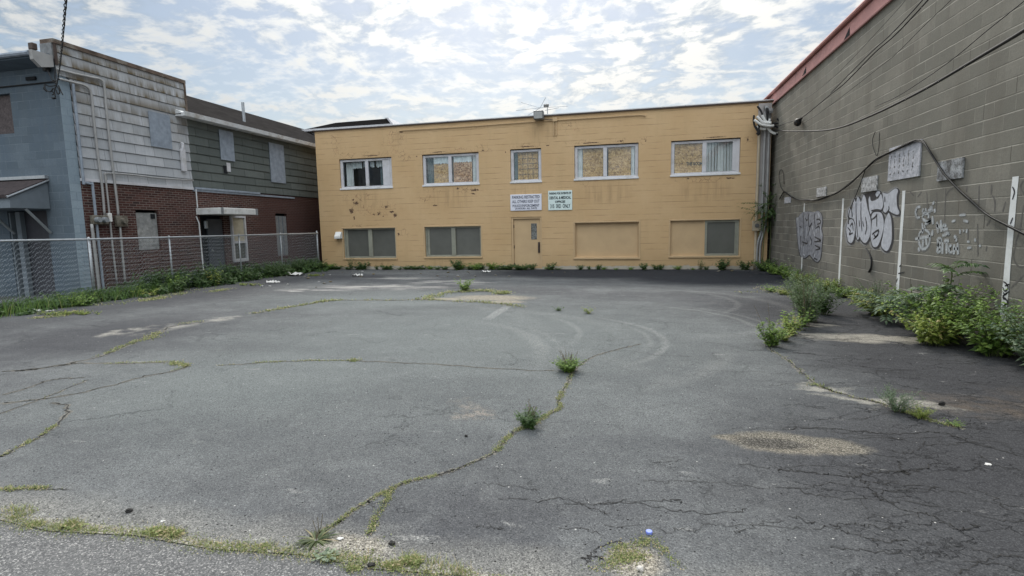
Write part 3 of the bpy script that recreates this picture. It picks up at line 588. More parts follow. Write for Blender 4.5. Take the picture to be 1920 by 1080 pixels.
def lettering(body, size, loc, mat, parent, wx=1.0, bold=.0, axis='Y', align='CENTER', name='lettering', width=None):
    cu = bpy.data.curves.new('text', 'FONT'); cu.body = body; cu.size = size; cu.align_x = align; cu.align_y = 'CENTER'; cu.offset = bold; cu.resolution_u = 3
    to = bpy.data.objects.new('text', cu); COL.objects.link(to); dg = bpy.context.evaluated_depsgraph_get()
    me = bpy.data.meshes.new_from_object(to.evaluated_get(dg)); vs = [v.co.copy() for v in me.vertices]; fs = [tuple(p.vertices) for p in me.polygons]
    bpy.data.objects.remove(to); bpy.data.curves.remove(cu)
    if width: k = width/(max(v.x for v in vs)-min(v.x for v in vs)); wx = k
    b = MB(); b.add([(loc[0]+v.x*wx, loc[1], loc[2]+v.y) for v in vs], fs)
    return b.build(name, mat, parent)
lettering('THIS ROOM', .15, (1.95, YF+.1165, 3.66), M['stencil'], wins[4], bold=.006, width=.53)

for i, (a, c, z0, z1) in enumerate(win_lo):
    b = MB()
    if i < 2:
        frame_bars(b, a+.004, c-.004, z0+.004, z1-.004, .055, YF+.06, YF+.15, [(a+c)/2+.02], .17, .06, .05)
        b.box(a+.06, a+.16, YF+.105, YF+.14, z0+.07, z1-.06)
        w = b.build('window', M['olive'], yb); tag(w, ['dull olive framed lower window with dark grey panels', 'dull olive framed lower window with streaked grey panels'][i])
        pane_of(w, a+.165, (a+c)/2-.066, z0+.066, z1-.056, YF+.125, M['dkpanel']); pane_of(w, (a+c)/2+.106, c-.06, z0+.066, z1-.056, YF+.125, M['dkpanel'])
    elif i == 2:
        frame_bars(b, a+.002, c-.002, z0+.002, z1-.002, .03, YF+.05, YF+.12); w = b.build('blind_window', M['tan'], yb)
        b = MB(); b.box(a+.03, c-.03, YF+.11, YF+.118, z0+.03, z1-.03); b.build('panel', M['tan'], w); tag(w, 'blank window opening closed by one tan panel')
    else:
        m0 = 2.34; frame_bars(b, a+.002, m0, z0+.002, z1-.002, .03, YF+.05, YF+.12); w = b.build('blind_window', M['tan'], yb); tag(w, 'blind window with tan panel left and dark pane right')
        b = MB(); b.box(a+.03, m0-.03, YF+.075, YF+.1, z0+.03, z1-.03); b.build('panel', M['tan'], w)
        b = MB(); frame_bars(b, m0+.001, c-.003, z0+.004, z1-.004, .075, YF+.045, YF+.12); b.bbox(c-.14, c-.077, YF+.06, YF+.11, z0+.08, z1-.08, .005); b.build('sash', M["olive"], w)
        b = MB(); b.box(m0+.075, c-.14, YF+.085, YF+.095, z0+.078, z1-.078); b.build('pane', M['dkpanel'], w)
    b = MB(); b.bbox(a-.05, c+.05, YF-.035, YF+.05, z0-.06, z0+.003, .008); b.build('sill', M['tan'], w)
    b = MB(); b.bbox(a-.055, a-.001, YF-.012, YF+.03, z0+.004, z1+.05, .006); b.bbox(c+.001, c+.055, YF-.012, YF+.03, z0+.004, z1+.05, .006); b.bbox(a, c, YF-.012, YF+.03, z1+.001, z1+.05, .006); b.build('surround', M['tan'], w)
a, c, z0, z1 = door_o
b = MB(); b.bbox(a+.085, c-.075, YF+.075, YF+.12, z0+.01, z1-.075, .004); dr = b.build('door', M['tan'], yb)
b = MB(); b.bbox(a+.002, a+.078, YF+.02, YF+.14, z0, z1-.002, .006); b.bbox(c-.068, c-.002, YF+.02, YF+.14, z0, z1-.002, .006); b.bbox(a+.078, c-.068, YF+.02, YF+.14, z1-.068, z1-.002, .006); b.build('door_frame', M['tan'], dr)
b = MB(); b.bbox(-3.84, -3.62, YF+.066, YF+.078, 1.12, 1.72, .004); b.build('door_glass', mat_worn_sign('wired_glass', (.24, .25, .24), (.05, .045, .04), 1., 16), dr)
b = MB(); b.bbox(-3.585, -3.505, YF+.05, YF+.076, .62, 1.02, .005); b.tube([(-3.545, YF+.045, .68), (-3.545, YF+.01, .74), (-3.545, YF+.01, .9), (-3.545, YF+.045, .96)], .012, 6); b.build('handle', M['coping'], dr)
for zz in (.18, .85, 1.62):
    b = MB(); b.tube([(a+.09, YF+.065, zz-.06), (a+.09, YF+.065, zz+.06)], .016, 6); b.build('hinge', M['coping'], dr)
# vent hood
b = MB(); b.prism([(0, 1.26), (-.19, 1.26), (-.19, 1.35), (-.06, 1.53), (0, 1.53)], lambda u, v, d: (-11.93+d, YF+u, v), 0, .26); vh = b.build('vent_hood', M['whiteplastic'], yb)
b = MB(); b.box(-11.91, -11.69, YF-.17, YF-.01, 1.252, 1.2595); b.build('vent_flap', M['void'], vh)

# signs on the yellow wall
sg = thing('parking_sign', (-4.0, YF, 2.5), 'white board sign reading parking restricted, above the door', 'sign')
b = MB(); b.bbox(-4.60, -3.41, YF-.03, YF-.004, 2.20, 2.80, .02); b.build('board', M['sign'], sg)
for tx, sz, zz, wd in (('PARKING RESTRICTED', .15, 2.69, 1.04), ('ALL OTHERS KEEP OUT', .15, 2.53, 1.04), ('POLICE ENFORCEMENT', .13, 2.375, 1.02), ('24 HOURS  ALL DAYS', .09, 2.275, .82)):
    lettering(tx, sz, (-4.005, YF-.0325, zz), M['ink'], sg, bold=.003, width=wd)
sg = thing('parking_sign', (-2.72, YF, 2.5), 'pale green white sign for dental and medical offices parking', 'sign')
b = MB(); b.bbox(-3.165, -2.28, YF-.028, YF-.004, 2.185, 2.895, .006); b.build('board', M['sign2'], sg)
for tx, sz, zz, wd in (('PARKING FOR PATIENTS OF', .10, 2.79, .8), ('DENTAL & MEDICAL', .14, 2.63, .79), ('OFFICES', .11, 2.485, .38), ('315  3RD  ONLY', .19, 2.325, .74)):
    lettering(tx, sz, (-2.722, YF-.0305, zz), M['ink2'], sg, bold=.005, width=wd)
# floodlight on the parapet
fl = thing('floodlight', (-3.44, YF, 5.5), 'grey box floodlight hanging on the yellow parapet edge', 'lamp')
b = MB(); b.bbox(-3.62, -3.27, YF-.34, YF-.06, 5.42, 5.73, .03); b.build('housing', M['lampgrey'], fl)
b = MB(); b.bbox(-3.59, -3.30, YF-.36, YF-.342, 5.44, 5.66, .01); b.build('lens', M['lampglass'], fl)
b = MB(); b.box(-3.5, -3.4, YF-.06, YF-.002, 5.46, 5.53); b.tube([(-3.45, YF-.07, 5.5), (-3.1, YF-.035, 5.43), (-2.93, YF-.04, 5.43)], .014, 5); b.build('bracket', M['coping'], fl)
# roof antenna
an = thing('roof_antenna', (-3.55, 21.2, ZT), 'thin aluminium television antenna on the yellow building roof', 'antenna')
b = MB(); b.tube([(-3.42, 21.2, ZT-.1), (-3.42, 21.2, 6.32)], .018, 6); b.build('mast', M['alum'], an)
P = lambda x, y: onY(x, y, 21.2)
b = MB()
for q in (((977, 192), (1013, 202)), ((1013, 202), (1065, 199)), ((1013, 202), (1023, 183)), ((968, 207), (1013, 202)), ((1013, 202), (990, 216)), ((1022, 207), (1048, 202))): b.tube([P(*q[0]), P(*q[1])], .010, 5)
b.build('element', M['alum'], an)
b = MB(); b.bbox(-3.56, -3.36, 21.12, 21.18, 6.24, 6.34, .01); b.build('junction_box', M['lampgrey'], an)

# grey board with service conduits at the right end of the front
sb = tag((lambda b: (b.bbox(3.93, XE-.02, YF-.035, YF-.003, 1.95, 5.52, .004), b.build('backing_board', M['lilac']))[1])(MB()), 'tall grey lilac backing board at the right end of the yellow front', 'board')
def conduit(label, pts, r, mat, hood=None):
    t = thing('service_conduit', pts[-1], label, 'conduit', 'service conduits in the corner')
    b = MB(); b.tube(smooth_path(pts, 4), r, 8); b.build('pipe', mat, t, smooth=True)
    if hood:
        b = MB(); x, y, z = hood; b.prism([(.03, -.02), (-.03, -.02), (-.17, -.10), (-.17, -.02), (-.10, .07), (.0, .10), (.04, .04)], lambda u, v, d: (x+d, y+u, z+v), -.055, .055); b.build('weatherhead', M['lampgrey'], t)
    return t
conduit('leftmost beige conduit running down past the meter box', [(3.97, YF-.075, 4.95), (3.97, YF-.075, 1.45), (3.97, YF-.075, .02)], .045, M['tanpipe'], (3.97, YF-.075, 4.98))
conduit('grey conduit bending left below the corner vine, with high weatherhead', [(4.14, YF-.08, 5.3), (4.14, YF-.08, 1.75), (4.14, YF-.08, 1.35), (4.05, YF-.08, .95), (4.02, YF-.08, .6), (4.02, YF-.08, .02)], .042, M['conduit'], (4.14, YF-.08, 5.33))
conduit('grey conduit nearest the corner gap, bending left low down', [(4.27, YF-.08, 5.22), (4.27, YF-.08, 1.8), (4.26, YF-.08, 1.5), (4.15, YF-.08, 1.0), (4.12, YF-.08, .7), (4.12, YF-.08, .02)], .038, M['conduit'], (4.27, YF-.08, 5.25))
b = MB(); b.bbox(3.83, 4.10, YF-.20, YF-.122, 1.32, 1.66, .012); mbx = tag(b.build('meter_box', M['tanpipe']), 'small beige meter box on the leftmost conduit', 'meter box'); b = MB(); b.tube([(3.97, YF-.2, 1.5), (3.97, YF-.235, 1.5)], .07, 12); b.build('dial', M['lampgrey'], mbx)
ins = []
for i, px in enumerate([[(1414, 225), (1420, 229), (1428, 234), (1440, 236), (1451, 236)], [(1419, 218), (1424, 223), (1430, 229), (1439, 231), (1446, 230)], [(1429, 216), (1432, 222), (1437, 229), (1442, 228), (1443, 223)], [(1419, 236), (1425, 241), (1431, 242), (1436, 242)], [(1437, 236), (1442, 243), (1449, 249), (1457, 251)]]):
    b = MB(); b.tube(smooth_path([onY(x, y, YF-.32+.03*i) for x, y in px], 5), .042, 8)
    o = b.build('splice_sleeve', M['whiteplastic'], smooth=True)
    tag(o, 'white insulating sleeve on the looped service wires under the weatherheads', 'cable sleeve', 'white wire sleeves in the corner')
b = MB()
for px in ([(1420, 199), (1426, 207), (1430, 216)], [(1438, 202), (1438, 214), (1440, 226)], [(1414, 216), (1413, 225), (1415, 236), (1421, 247), (1422, 254)], [(1416, 236), (1420, 244), (1424, 252), (1423, 240)], [(1450, 236), (1459, 238), (1468, 244), (1475, 246)], [(1455, 251), (1468, 254), (1490, 256)], [(1448, 232), (1458, 231), (1466, 229)], [(1457, 222), (1462, 230), (1458, 240)], [(1420, 226), (1423, 240), (1419, 252)]):
    b.tube(smooth_path([onY(x, y, YF-.26) for x, y in px], 4), .03, 6)
tag(b.build('service_wire', M['black'], smooth=True), 'tangle of black service wires looped below the weatherheads', 'wire')

# ------------------------------------------------------------------ right-hand block building
fX = lambda u, v, d: (XR+d, u, v)            # facing -X
bb = thing('block_building', (XR, 11, 0), 'tall taupe concrete block building with pink roof edge and graffiti', 'building')
b = MB(); ZB = 5.58
b.quad((XR, 26, -.05), (XR, .5, -.05), (XR, .5, ZB), (XR, 26, ZB)); b.quad((XR, .5, -.05), (16, .5, -.05), (16, .5, ZB), (XR, .5, ZB)); b.quad((XR, 26, -.05), (XR, 26, ZB), (16, 26, ZB), (16, 26, -.05)); b.quad((16, .5, -.05), (16, 26, -.05), (16, 26, ZB), (16, .5, ZB))
b.build('wall', M['taupe'], bb)
b = MB(); b.box(XR+.1, 15.9, .6, 25.9, ZB+.1, ZB+.2); b.build('roof', M['darkroof'], bb)
b = MB(); b.box(XR-.045, XR+.06, .45, 26.05, ZB-.02, ZB+.30)
fas = b.build('fascia', M['pink'], bb)
b = MB(); b.box(XR-.05, XR-.0455, .44, 26.06, ZB-.035, ZB-.005); b.build('drip_edge', M['pinkdk'], fas)
b = MB(); b.tube([(XR-.085, .4, ZB+.345), (XR-.085, 26.1, ZB+.345)], .05, 8); b.box(XR-.07, XR+.1, .4, 26.1, ZB+.302, ZB+.40); b.build('roof_edge', M['pink'], bb)
b = MB(); b.box(XR-.06, XR-.046, .44, 26.06, ZB+.275, ZB+.298); b.build('groove', M['pinkdk'], fas)
for px in ((1508, 134), (1588, 63)):
    p = onX(*px, XR-.05); b = MB(); b.prism([(p[1]-.16, p[2]-.08), (p[1]+.17, p[2]-.08), (p[1]-.13, p[2]+.09)], lambda u, v, d: (XR-.0475+d, u, v), -.002, .001); b.build('scupper', M['void'], fas)
# painted stall stripes on the wall
def onwall(px, lift): return [tuple(onX(x, y, XR-lift)) for x, y in px]
for i, (y, zb, w) in enumerate(((16.16, .25, .105), (13.34, .15, .105), (10.57, .2, .105), (7.79, .25, .115))):
    b = MB(); n = 12; q = random.Random(i); e = [(q.uniform(-.004, .004), q.uniform(-.004, .004)) for _ in range(n+1)]
    for k in range(n):
        za, zc = zb+(2.1-zb)*k/n, zb+(2.1-zb)*(k+1)/n
        b.quad((XR-.004, y-w/2+e[k][0], za), (XR-.004, y+w/2+e[k][1], za), (XR-.004, y+w/2+e[k+1][1], zc), (XR-.004, y-w/2+e[k+1][0], zc))
    tag(b.build('stall_stripe', M['stripe'], bb))
def stroke(b, pts, w, lift, k=5, taper=True):
    P = smooth_path(onwall(pts, lift), k) if k > 1 else [np.array(p) for p in onwall(pts, lift)]
    N = len(P)
    for i in range(N-1):
        d = P[i+1]-P[i]; L = np.hypot(d[1], d[2]) or 1; nrm = A(0, -d[2]/L, d[1]/L)*w/2
        ta = .55+.45*math.sin(math.pi*(i+.3)/N) if taper else 1; tb = .55+.45*math.sin(math.pi*(i+1.3)/N) if taper else 1
        b.quad(P[i]-nrm*ta, P[i+1]-nrm*tb, P[i+1]+nrm*tb, P[i]+nrm*ta)
def grow(poly, d, sx=0, sy=0):
    n = len(poly); out = []; ar = sum(poly[i][0]*poly[(i+1) % n][1]-poly[(i+1) % n][0]*poly[i][1] for i in range(n)); s = 1 if ar > 0 else -1
    for i in range(n):
        (x0, y0), (x, y), (x1, y1) = poly[i-1], poly[i], poly[(i+1) % n]
        tx, ty = x1-x0, y1-y0; L = math.hypot(tx, ty) or 1; out.append((x+s*ty/L*d+sx, y-s*tx/L*d+sy))
    return out
def zp(pts, ox, oy, s): return [(ox+x/s, oy+y/s) for x, y in pts]
def loop(pts, k=4):
    P = [pts[-2], pts[-1]]+pts+[pts[0], pts[1]]; out = smooth_path([(x, y, 0) for x, y in P], k)
    return [(p[0], p[1]) for p in out[2*k:-(2*k+1)+k-k]][:len(pts)*k]
g = (1570, 330, 6.754)
letters = [[(112, 690), (122, 620), (150, 560), (185, 548), (212, 590), (222, 660), (215, 760), (190, 835), (160, 845), (125, 800)],
           [(140, 520), (142, 430), (165, 405), (182, 440), (200, 340), (218, 290), (236, 330), (258, 262), (285, 300), (300, 330), (328, 245), (352, 260), (372, 350), (385, 420), (415, 520), (425, 620), (415, 740), (380, 825), (345, 848), (305, 812), (285, 770), (258, 808), (235, 740), (225, 600), (190, 530)],
           [(395, 300), (412, 258), (425, 312), (468, 312), (520, 280), (552, 230), (575, 300), (578, 370), (555, 425), (500, 432), (440, 455), (420, 480), (398, 400)],
           [(572, 220), (640, 222), (700, 180), (740, 158), (768, 185), (752, 260), (756, 380), (785, 460), (760, 490), (700, 470), (648, 440), (615, 465), (580, 440), (592, 380), (582, 300)],
           [(440, 560), (430, 520), (455, 465), (520, 455), (560, 475), (582, 540), (588, 620), (575, 700), (548, 800), (510, 885), (465, 900), (435, 850), (422, 760), (432, 640)],
           [(600, 570), (630, 500), (652, 468), (678, 530), (690, 650), (688, 800), (660, 905), (622, 950), (572, 915), (556, 860), (580, 740)],
           [(482, 235), (505, 195), (540, 200), (530, 235), (490, 272)]]
bk = MB(); hz = MB()
def piece(name, mat, fn):
    b = MB(); fn(b); return b.build(name, mat, bb)
for i, L in enumerate(letters):
    q = loop(zp(L, *g)); piece('graffiti_outline', M['blackpaint'], lambda b: b.fill(onwall(grow(q, 2.3, 1.3, 1.2), .003+.0001*i))); piece('graffiti_letter', M['silver'], lambda b: b.fill(onwall(q, .005+.0001*i))); piece('graffiti_overspray', M['hazepaint'], lambda b: b.fill(onwall(grow(q, 4.2, -.3, 1.0), .0012+.0001*i)))
bk.fill(onwall(zp([(330, 235), (480, 180), (545, 200), (480, 300), (430, 310), (410, 260), (370, 330)], *g), .0041))
for L in ([(180, 430), (190, 520)], [(236, 340), (240, 560), (258, 780)], [(300, 340), (298, 520), (312, 700)], [(355, 520), (372, 640), (352, 740)], [(430, 440), (500, 432), (560, 440)], [(440, 550), (480, 520), (505, 480)], [(500, 480), (498, 640)], [(440, 740), (490, 700), (525, 690), (500, 760), (455, 800)], [(455, 715), (480, 770), (520, 740)], [(130, 650), (165, 700), (150, 740), (195, 720)], [(160, 640), (190, 600), (200, 690)], [(600, 260), (602, 330)], [(650, 380), (652, 430), (610, 480)], [(275, 560), (280, 640)], [(320, 570), (330, 640)]):
    piece('graffiti_line', M['blackpaint'], lambda b: stroke(b, zp(L, *g), .042, .007))
g1 = (1480, 380, 9.0)
t1 = loop(zp([(112, 270), (150, 245), (220, 165), (300, 150), (420, 158), (485, 138), (545, 205), (556, 320), (542, 430), (562, 560), (545, 720), (532, 900), (480, 1000), (400, 950), (340, 880), (255, 935), (180, 875), (148, 700), (126, 480)], *g1))
ds = MB(); ds.fill(onwall(t1, .005)); piece('graffiti_outline', M['blackpaint'], lambda b: b.fill(onwall(grow(t1, 1.1, .2, .8), .003)))
for L in ([(240, 160), (240, 380), (250, 620), (235, 760), (240, 930)], [(430, 170), (420, 280), (440, 420)], [(320, 180), (330, 400), (380, 340)], [(380, 340), (330, 480), (310, 560)], [(170, 400), (200, 430), (185, 600), (180, 860)], [(440, 440), (500, 400), (530, 500)], [(430, 580), (530, 640), (420, 660)], [(350, 580), (380, 650), (360, 720)], [(430, 720), (520, 770), (440, 800)], [(455, 290), (500, 280), (530, 330), (470, 370)], [(400, 860), (410, 930), (470, 960)], [(330, 200), (300, 300), (270, 260)], [(215, 660), (300, 690), (310, 640)]): piece('graffiti_line', M['blackpaint'], lambda b: stroke(b, zp(L, *g1), .045, .007))
for L in ([(145, 330), (160, 520), (170, 800)], [(205, 430), (190, 560)], [(290, 400), (280, 600)], [(350, 500), (345, 560)], [(410, 500), (430, 560)], [(240, 730), (235, 860), (260, 890)], [(430, 860), (410, 940)], [(520, 400), (540, 560)], [(480, 170), (510, 240)]): piece('graffiti_highlight', M['silver'], lambda b: stroke(b, zp(L, *g1), .05, .0085))
bk.build('graffiti_outline', M['blackpaint'], bb); ds.build('graffiti_fill', M['dullsilver'], bb)
g2 = (1700, 370, 8.306); ch = MB()
chalk_px = [[(215, 150), (165, 160), (140, 230), (160, 310), (205, 310)], [(260, 170), (250, 240), (300, 230), (290, 170)], [(340, 180), (350, 240), (380, 150), (400, 220)], [(410, 70), (420, 110)], [(430, 180), (440, 240)], [(260, 260), (250, 330), (320, 380), (380, 360), (290, 420), (285, 480)], [(280, 260), (330, 260), (340, 330)], [(400, 290), (410, 420)], [(240, 400), (250, 480), (245, 560)],
            [(270, 500), (200, 560), (190, 680), (230, 790), (300, 790), (355, 690), (350, 560), (280, 500)], [(130, 650), (260, 625), (380, 600)], [(255, 660), (250, 770)], [(300, 640), (310, 740)], [(180, 780), (200, 840)], [(400, 510), (395, 600)],
            [(470, 380), (480, 470), (490, 560)], [(460, 430), (520, 470)], [(530, 350), (535, 460), (540, 540)], [(590, 420), (560, 460), (570, 500), (640, 490)], [(580, 450), (620, 440)], [(555, 600), (640, 560), (660, 590)],
            [(475, 640), (490, 740), (470, 860)], [(480, 640), (530, 640), (535, 700), (485, 740), (530, 790), (520, 840), (475, 860)], [(560, 700), (555, 880)], [(580, 680), (660, 680)], [(625, 690), (620, 880)], [(700, 740), (660, 780), (670, 850), (720, 850)], [(740, 730), (735, 890)], [(735, 800), (800, 800)], [(790, 710), (800, 890)], [(735, 600), (770, 640), (765, 690)],
            [(700, 380), (760, 360)], [(880, 360), (960, 380)], [(820, 280), (920, 270)], [(940, 490), (930, 560)], [(830, 500), (830, 570)], [(940, 690), (980, 690)], [(1060, 640), (1070, 690)], [(1130, 740), (1150, 770)], [(880, 500), (890, 540)], [(940, 790), (1010, 780)]]
for i, L in enumerate(chalk_px):
    piece('chalk_smear', M['hazepaint'], lambda b: stroke(b, zp(L, *g2), .085 if i < 31 else .05, .0024+.00002*i)); piece('chalk_stroke', M['chalk'], lambda b: stroke(b, zp(L, *g2), .046 if i < 31 else .03, .0044))
g3 = (1680, 300, 7.2); dk = MB()
for L in ([(415, 430), (420, 560), (412, 700)], [(550, 440), (548, 560), (540, 700)], [(672, 390), (665, 560), (655, 830)], [(680, 480), (710, 420), (770, 375)], [(1122, 340), (1118, 520), (1108, 700)], [(1100, 860), (1102, 1060), (1105, 1300)], [(1290, 330), (1285, 470)], [(1300, 480), (1335, 560), (1330, 700)], [(345, 430), (290, 500)], [(190, 430), (240, 480)], [(1480, 560), (1440, 700)], [(1280, 800), (1220, 890)], [(975, 930), (970, 1080)], [(960, 350), (950, 430)], [(470, 930), (480, 1020)], [(1225, 1160), (1215, 1230)]):
    piece('paint_drip', M['greypaint'], lambda b: stroke(b, zp(L, *g3), .03, .0018))
for L in ([(1919, 338), (1913, 350), (1919, 362)], [(1919, 385), (1912, 430), (1902, 460)], [(1906, 455), (1900, 480), (1908, 498), (1919, 500)], [(1919, 515), (1905, 530), (1895, 540)], [(1500, 420), (1503, 435), (1498, 445)], [(1475, 432), (1478, 460), (1474, 475)]): piece('paint_drip', M['greypaint'], lambda b: stroke(b, L, .026, .0018))
sc = MB()
for L in ([(1881, 528), (1887, 532), (1890, 540), (1884, 546), (1880, 538)], [(1884, 536), (1892, 533)], [(1892, 546), (1884, 552), (1881, 548)], [(1889, 549), (1880, 556), (1886, 560)], [(1880, 560), (1887, 562), (1889, 568), (1883, 572)], [(1886, 570), (1880, 576)], [(1898, 350), (1902, 360), (1898, 374)], [(1899, 408), (1894, 420)], [(1696, 510), (1684, 513)], [(1683, 522), (1680, 530)], [(1690, 496), (1686, 500)]): piece('black_scribble', M['blackpaint'], lambda b: stroke(b, L, .024, .0065))
# small signs on the block wall
def wsign(px, label, mat, th=.025):
    P = [onX(x, y, XR-.004) for x, y in px]; y0 = np.mean([P[0][1], P[3][1]]); y1 = np.mean([P[1][1], P[2][1]]); z1 = np.mean([P[0][2], P[1][2]]); z0 = np.mean([P[2][2], P[3][2]])
    b = MB(); b.bbox(XR-.004-th, XR-.004, min(y0, y1), max(y0, y1), min(z0, z1), max(z0, z1), .004)
    return tag(b.build('wall_sign', mat), label, 'sign'), (min(y0, y1), max(y0, y1), min(z0, z1), max(z0, z1))
o, r = wsign([(1670, 277), (1728, 263), (1728, 330), (1667, 340)], 'largest flaking white sign, with the cable draped over its top', M['worn1'])
b = MB(); q = random.Random(3)
for row in range(4):
    zz = r[3]-.16-row*(r[3]-r[2]-.2)/4
    for c in range(6):
        yy = r[1]-.1-c*(r[1]-r[0]-.16)/6
        pts = [(XR-.0305, yy+q.uniform(-.03, .03), zz+q.uniform(-.045, .045)) for _ in range(4)]
        for k in range(3):
            p0, p1 = np.array(pts[k]), np.array(pts[k+1]); d = p1-p0; L = np.hypot(d[1], d[2]) or 1; nn = A(0, -d[2]/L, d[1]/L)*.009
            b.quad(p0-nn, p1-nn, p1+nn, p0+nn)
b.build('worn_lettering', M['hazepaint'], o)
wsign([(1764, 303), (1809, 295), (1808, 334), (1757, 340)], 'blackened white sign crossed by the cable, right of the largest sign', M['worn2'])
wsign([(1618, 334), (1647, 329), (1646, 356), (1617, 362)], 'small peeling white sign just above the silver graffiti', M['worn3'])
wsign([(1532, 354), (1550, 349), (1550, 367), (1532, 370)], 'small white sign resting behind the lowest dip of the cable', M['worn3'], .015)
wsign([(1472, 370), (1484, 369), (1483, 380), (1471, 382)], 'tiny pale sign beside the corner vine', M['worn1'], .012)
# cables
def onwall_frac(x, y, k): return C0+ray(x, y)*((XR/ray(x, y)[0])*k)
def cable(px, r, label, k0, k1, r1=None, name='utility_cable', extra=None):
    n = len(px); P = [onwall_frac(x, y, k0+(k1-k0)*i/(n-1)) for i, (x, y) in enumerate(px)]
    b = MB(); b.tube(smooth_path(P, 6), r, 6, r1)
    if extra: extra(b, P)
    return tag(b.build(name, M['black'], smooth=True), label, 'cable')
cable([(1452, 244), (1486, 246), (1540, 245), (1583, 237), (1640, 214), (1680, 195), (1723, 173), (1766, 149), (1840, 105), (1925, 54), (2050, -30)], .016, 'thickest black cable sagging from the corner to the upper right', .985, .80, .02)
cable([(1455, 240), (1470, 232), (1500, 222), (1520, 208), (1560, 175), (1585, 155), (1640, 99), (1680, 64), (1740, 0), (1800, -70)], .011, 'black twin cable rising steeply from the pear shaped splice', .985, .86, .011,
      extra=lambda b, P: (b.tube(smooth_path([P[4]+A(-.03, 0, .005), P[6]+A(-.03, .1, .03), P[7]+A(-.04, .05, .03), P[8]+A(-.04, 0, .04), P[9]+A(-.05, 0, .05)], 6), .009, 5)))
b = MB(); b.blob(onwall_frac(1496, 229, .975), .09, .16, .11, 5, 4, .1); b.tube([onwall_frac(1496, 229, .975), onwall_frac(1503, 221, .974)], .06, 8, .03)
tag(b.build('cable_splice', M['black'], smooth=True), 'black pear shaped splice hanging on the twin cable', 'cable splice')
cable([(1503, 233), (1535, 213), (1580, 180), (1640, 133), (1680, 101), (1730, 51), (1785, -2), (1830, -50)], .005, 'thin wire running up below the twin cable', .985, .9)
cable([(1640, 200), (1680, 182), (1731, 150), (1790, 108), (1850, 58), (1920, 2), (1960, -35)], .006, 'thin wire branching up and away from the thickest cable', .975, .86)
cable([(1475, 200), (1510, 185), (1557, 150), (1600, 108), (1640, 65), (1682, 19), (1702, -5), (1740, -50)], .004, 'thinnest wire just beneath the pink roof edge', .985, .93)
def festoon(off, r, jig, b, px):
    q = random.Random(jig); P = [onX(x, y+q.uniform(-1.2, 1.2), XR-off-q.uniform(0, .02)) for x, y in px]; b.tube(smooth_path(P, 6), r, 6)
fest = [(1462, 373), (1470, 360), (1482, 367), (1496, 374), (1515, 375), (1531, 374), (1550, 368), (1572, 359), (1597, 341), (1618, 321), (1640, 301), (1660, 289), (1680, 280), (1700, 270), (1718, 263), (1731, 266), (1741, 281), (1755, 303), (1770, 325), (1785, 342), (1800, 357), (1820, 376), (1840, 393), (1860, 407), (1880, 418), (1900, 428), (1925, 440), (1990, 470)]
b = MB(); festoon(.03, .014, 1, b, fest); festoon(.05, .010, 2, b, fest); festoon(.035, .009, 3, b, [(x, y+1.5) for x, y in fest]); festoon(.04, .008, 4, b, fest[9:])
b.tube(smooth_path([onX(x, y, XR-.025) for x, y in ((1470, 360), (1464, 350), (1461, 335), (1462, 322), (1466, 318), (1469, 328), (1470, 345))], 5), .008, 5)
b.tube(smooth_path([onX(x, y, XR-.025) for x, y in ((1643, 292), (1637, 275), (1636, 262), (1641, 247))], 5), .006, 5); b.tube(smooth_path([onX(x, y, XR-.025) for x, y in ((1645, 292), (1648, 275), (1649, 248))], 5), .006, 5)
b.tube(smooth_path([onX(x, y, XR-.03) for x, y in ((1622, 320), (1613, 345), (1604, 368), (1597, 385), (1592, 400), (1591, 420))], 5), .008, 5)
tag(b.build('cable_bundle', M['black'], smooth=True), 'bundle of black cables festooned along the block wall over the signs', 'cable')
b = MB(); b.tube(smooth_path([onX(x, y, XR-.02) for x, y in ((1623, 465), (1630, 476), (1634, 488), (1633, 502), (1629, 510))], 5), .012, 6, .02)
tag(b.build('cut_cable', M['black']), 'short cut black cable end hanging below the silver graffiti', 'cable')
# ------------------------------------------------------------------ left building
lb = thing('old_building', (XL, 14, 0), 'old two storey building of blue block, white and green shingle siding and dark brick', 'building')
ZBK, ZPAR, YW, YEND, ZG = 3.02, 6.33, 14.42, 30.0, 5.26       # brick top, parapet top, start of rear wing, end, gutter height
YB = 10.88
fS = lambda u, v, d: (u, YC+d, v)            # facing -Y
fE = lambda u, v, d: (XL-d, u, v)            # facing +X
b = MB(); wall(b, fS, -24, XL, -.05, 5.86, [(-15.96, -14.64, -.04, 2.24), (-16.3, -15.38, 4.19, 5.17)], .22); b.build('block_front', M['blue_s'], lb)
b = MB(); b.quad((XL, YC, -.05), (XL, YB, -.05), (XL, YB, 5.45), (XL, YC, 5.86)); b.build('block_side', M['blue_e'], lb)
nic = (14.62, 15.62, -.04, 2.17)
b = MB(); wall(b, fE, YB, YEND, -.05, ZBK, [nic, (12.34, 13.08, 1.12, 2.28), (18.35, 19.07, .62, 2.30)], .14)
b.build('brick_wall', M['brick'], lb)
b = MB(); b.quad((XL-.14, nic[0], -.04), (XL-.14, nic[1], -.04), (XL-.14, nic[1], 2.17), (XL-.14, nic[0], 2.17)); b.build('recess_back', M['void'], lb)
b = MB(); b.quad((XL-.3, YC+.4, 0), (XL-.3, YEND, 0), (XL-.3, YEND, 5.2), (XL-.3, YC+.4, 5.2)); b.quad((-24, YC+.4, 0), (XL-.3, YC+.4, 0), (XL-.3, YC+.4, 5.7), (-24, YC+.4, 5.7)); b.build('dark_backing', M['void'], lb)  # added black sheets behind the openings, stop sky light leaking through the shell
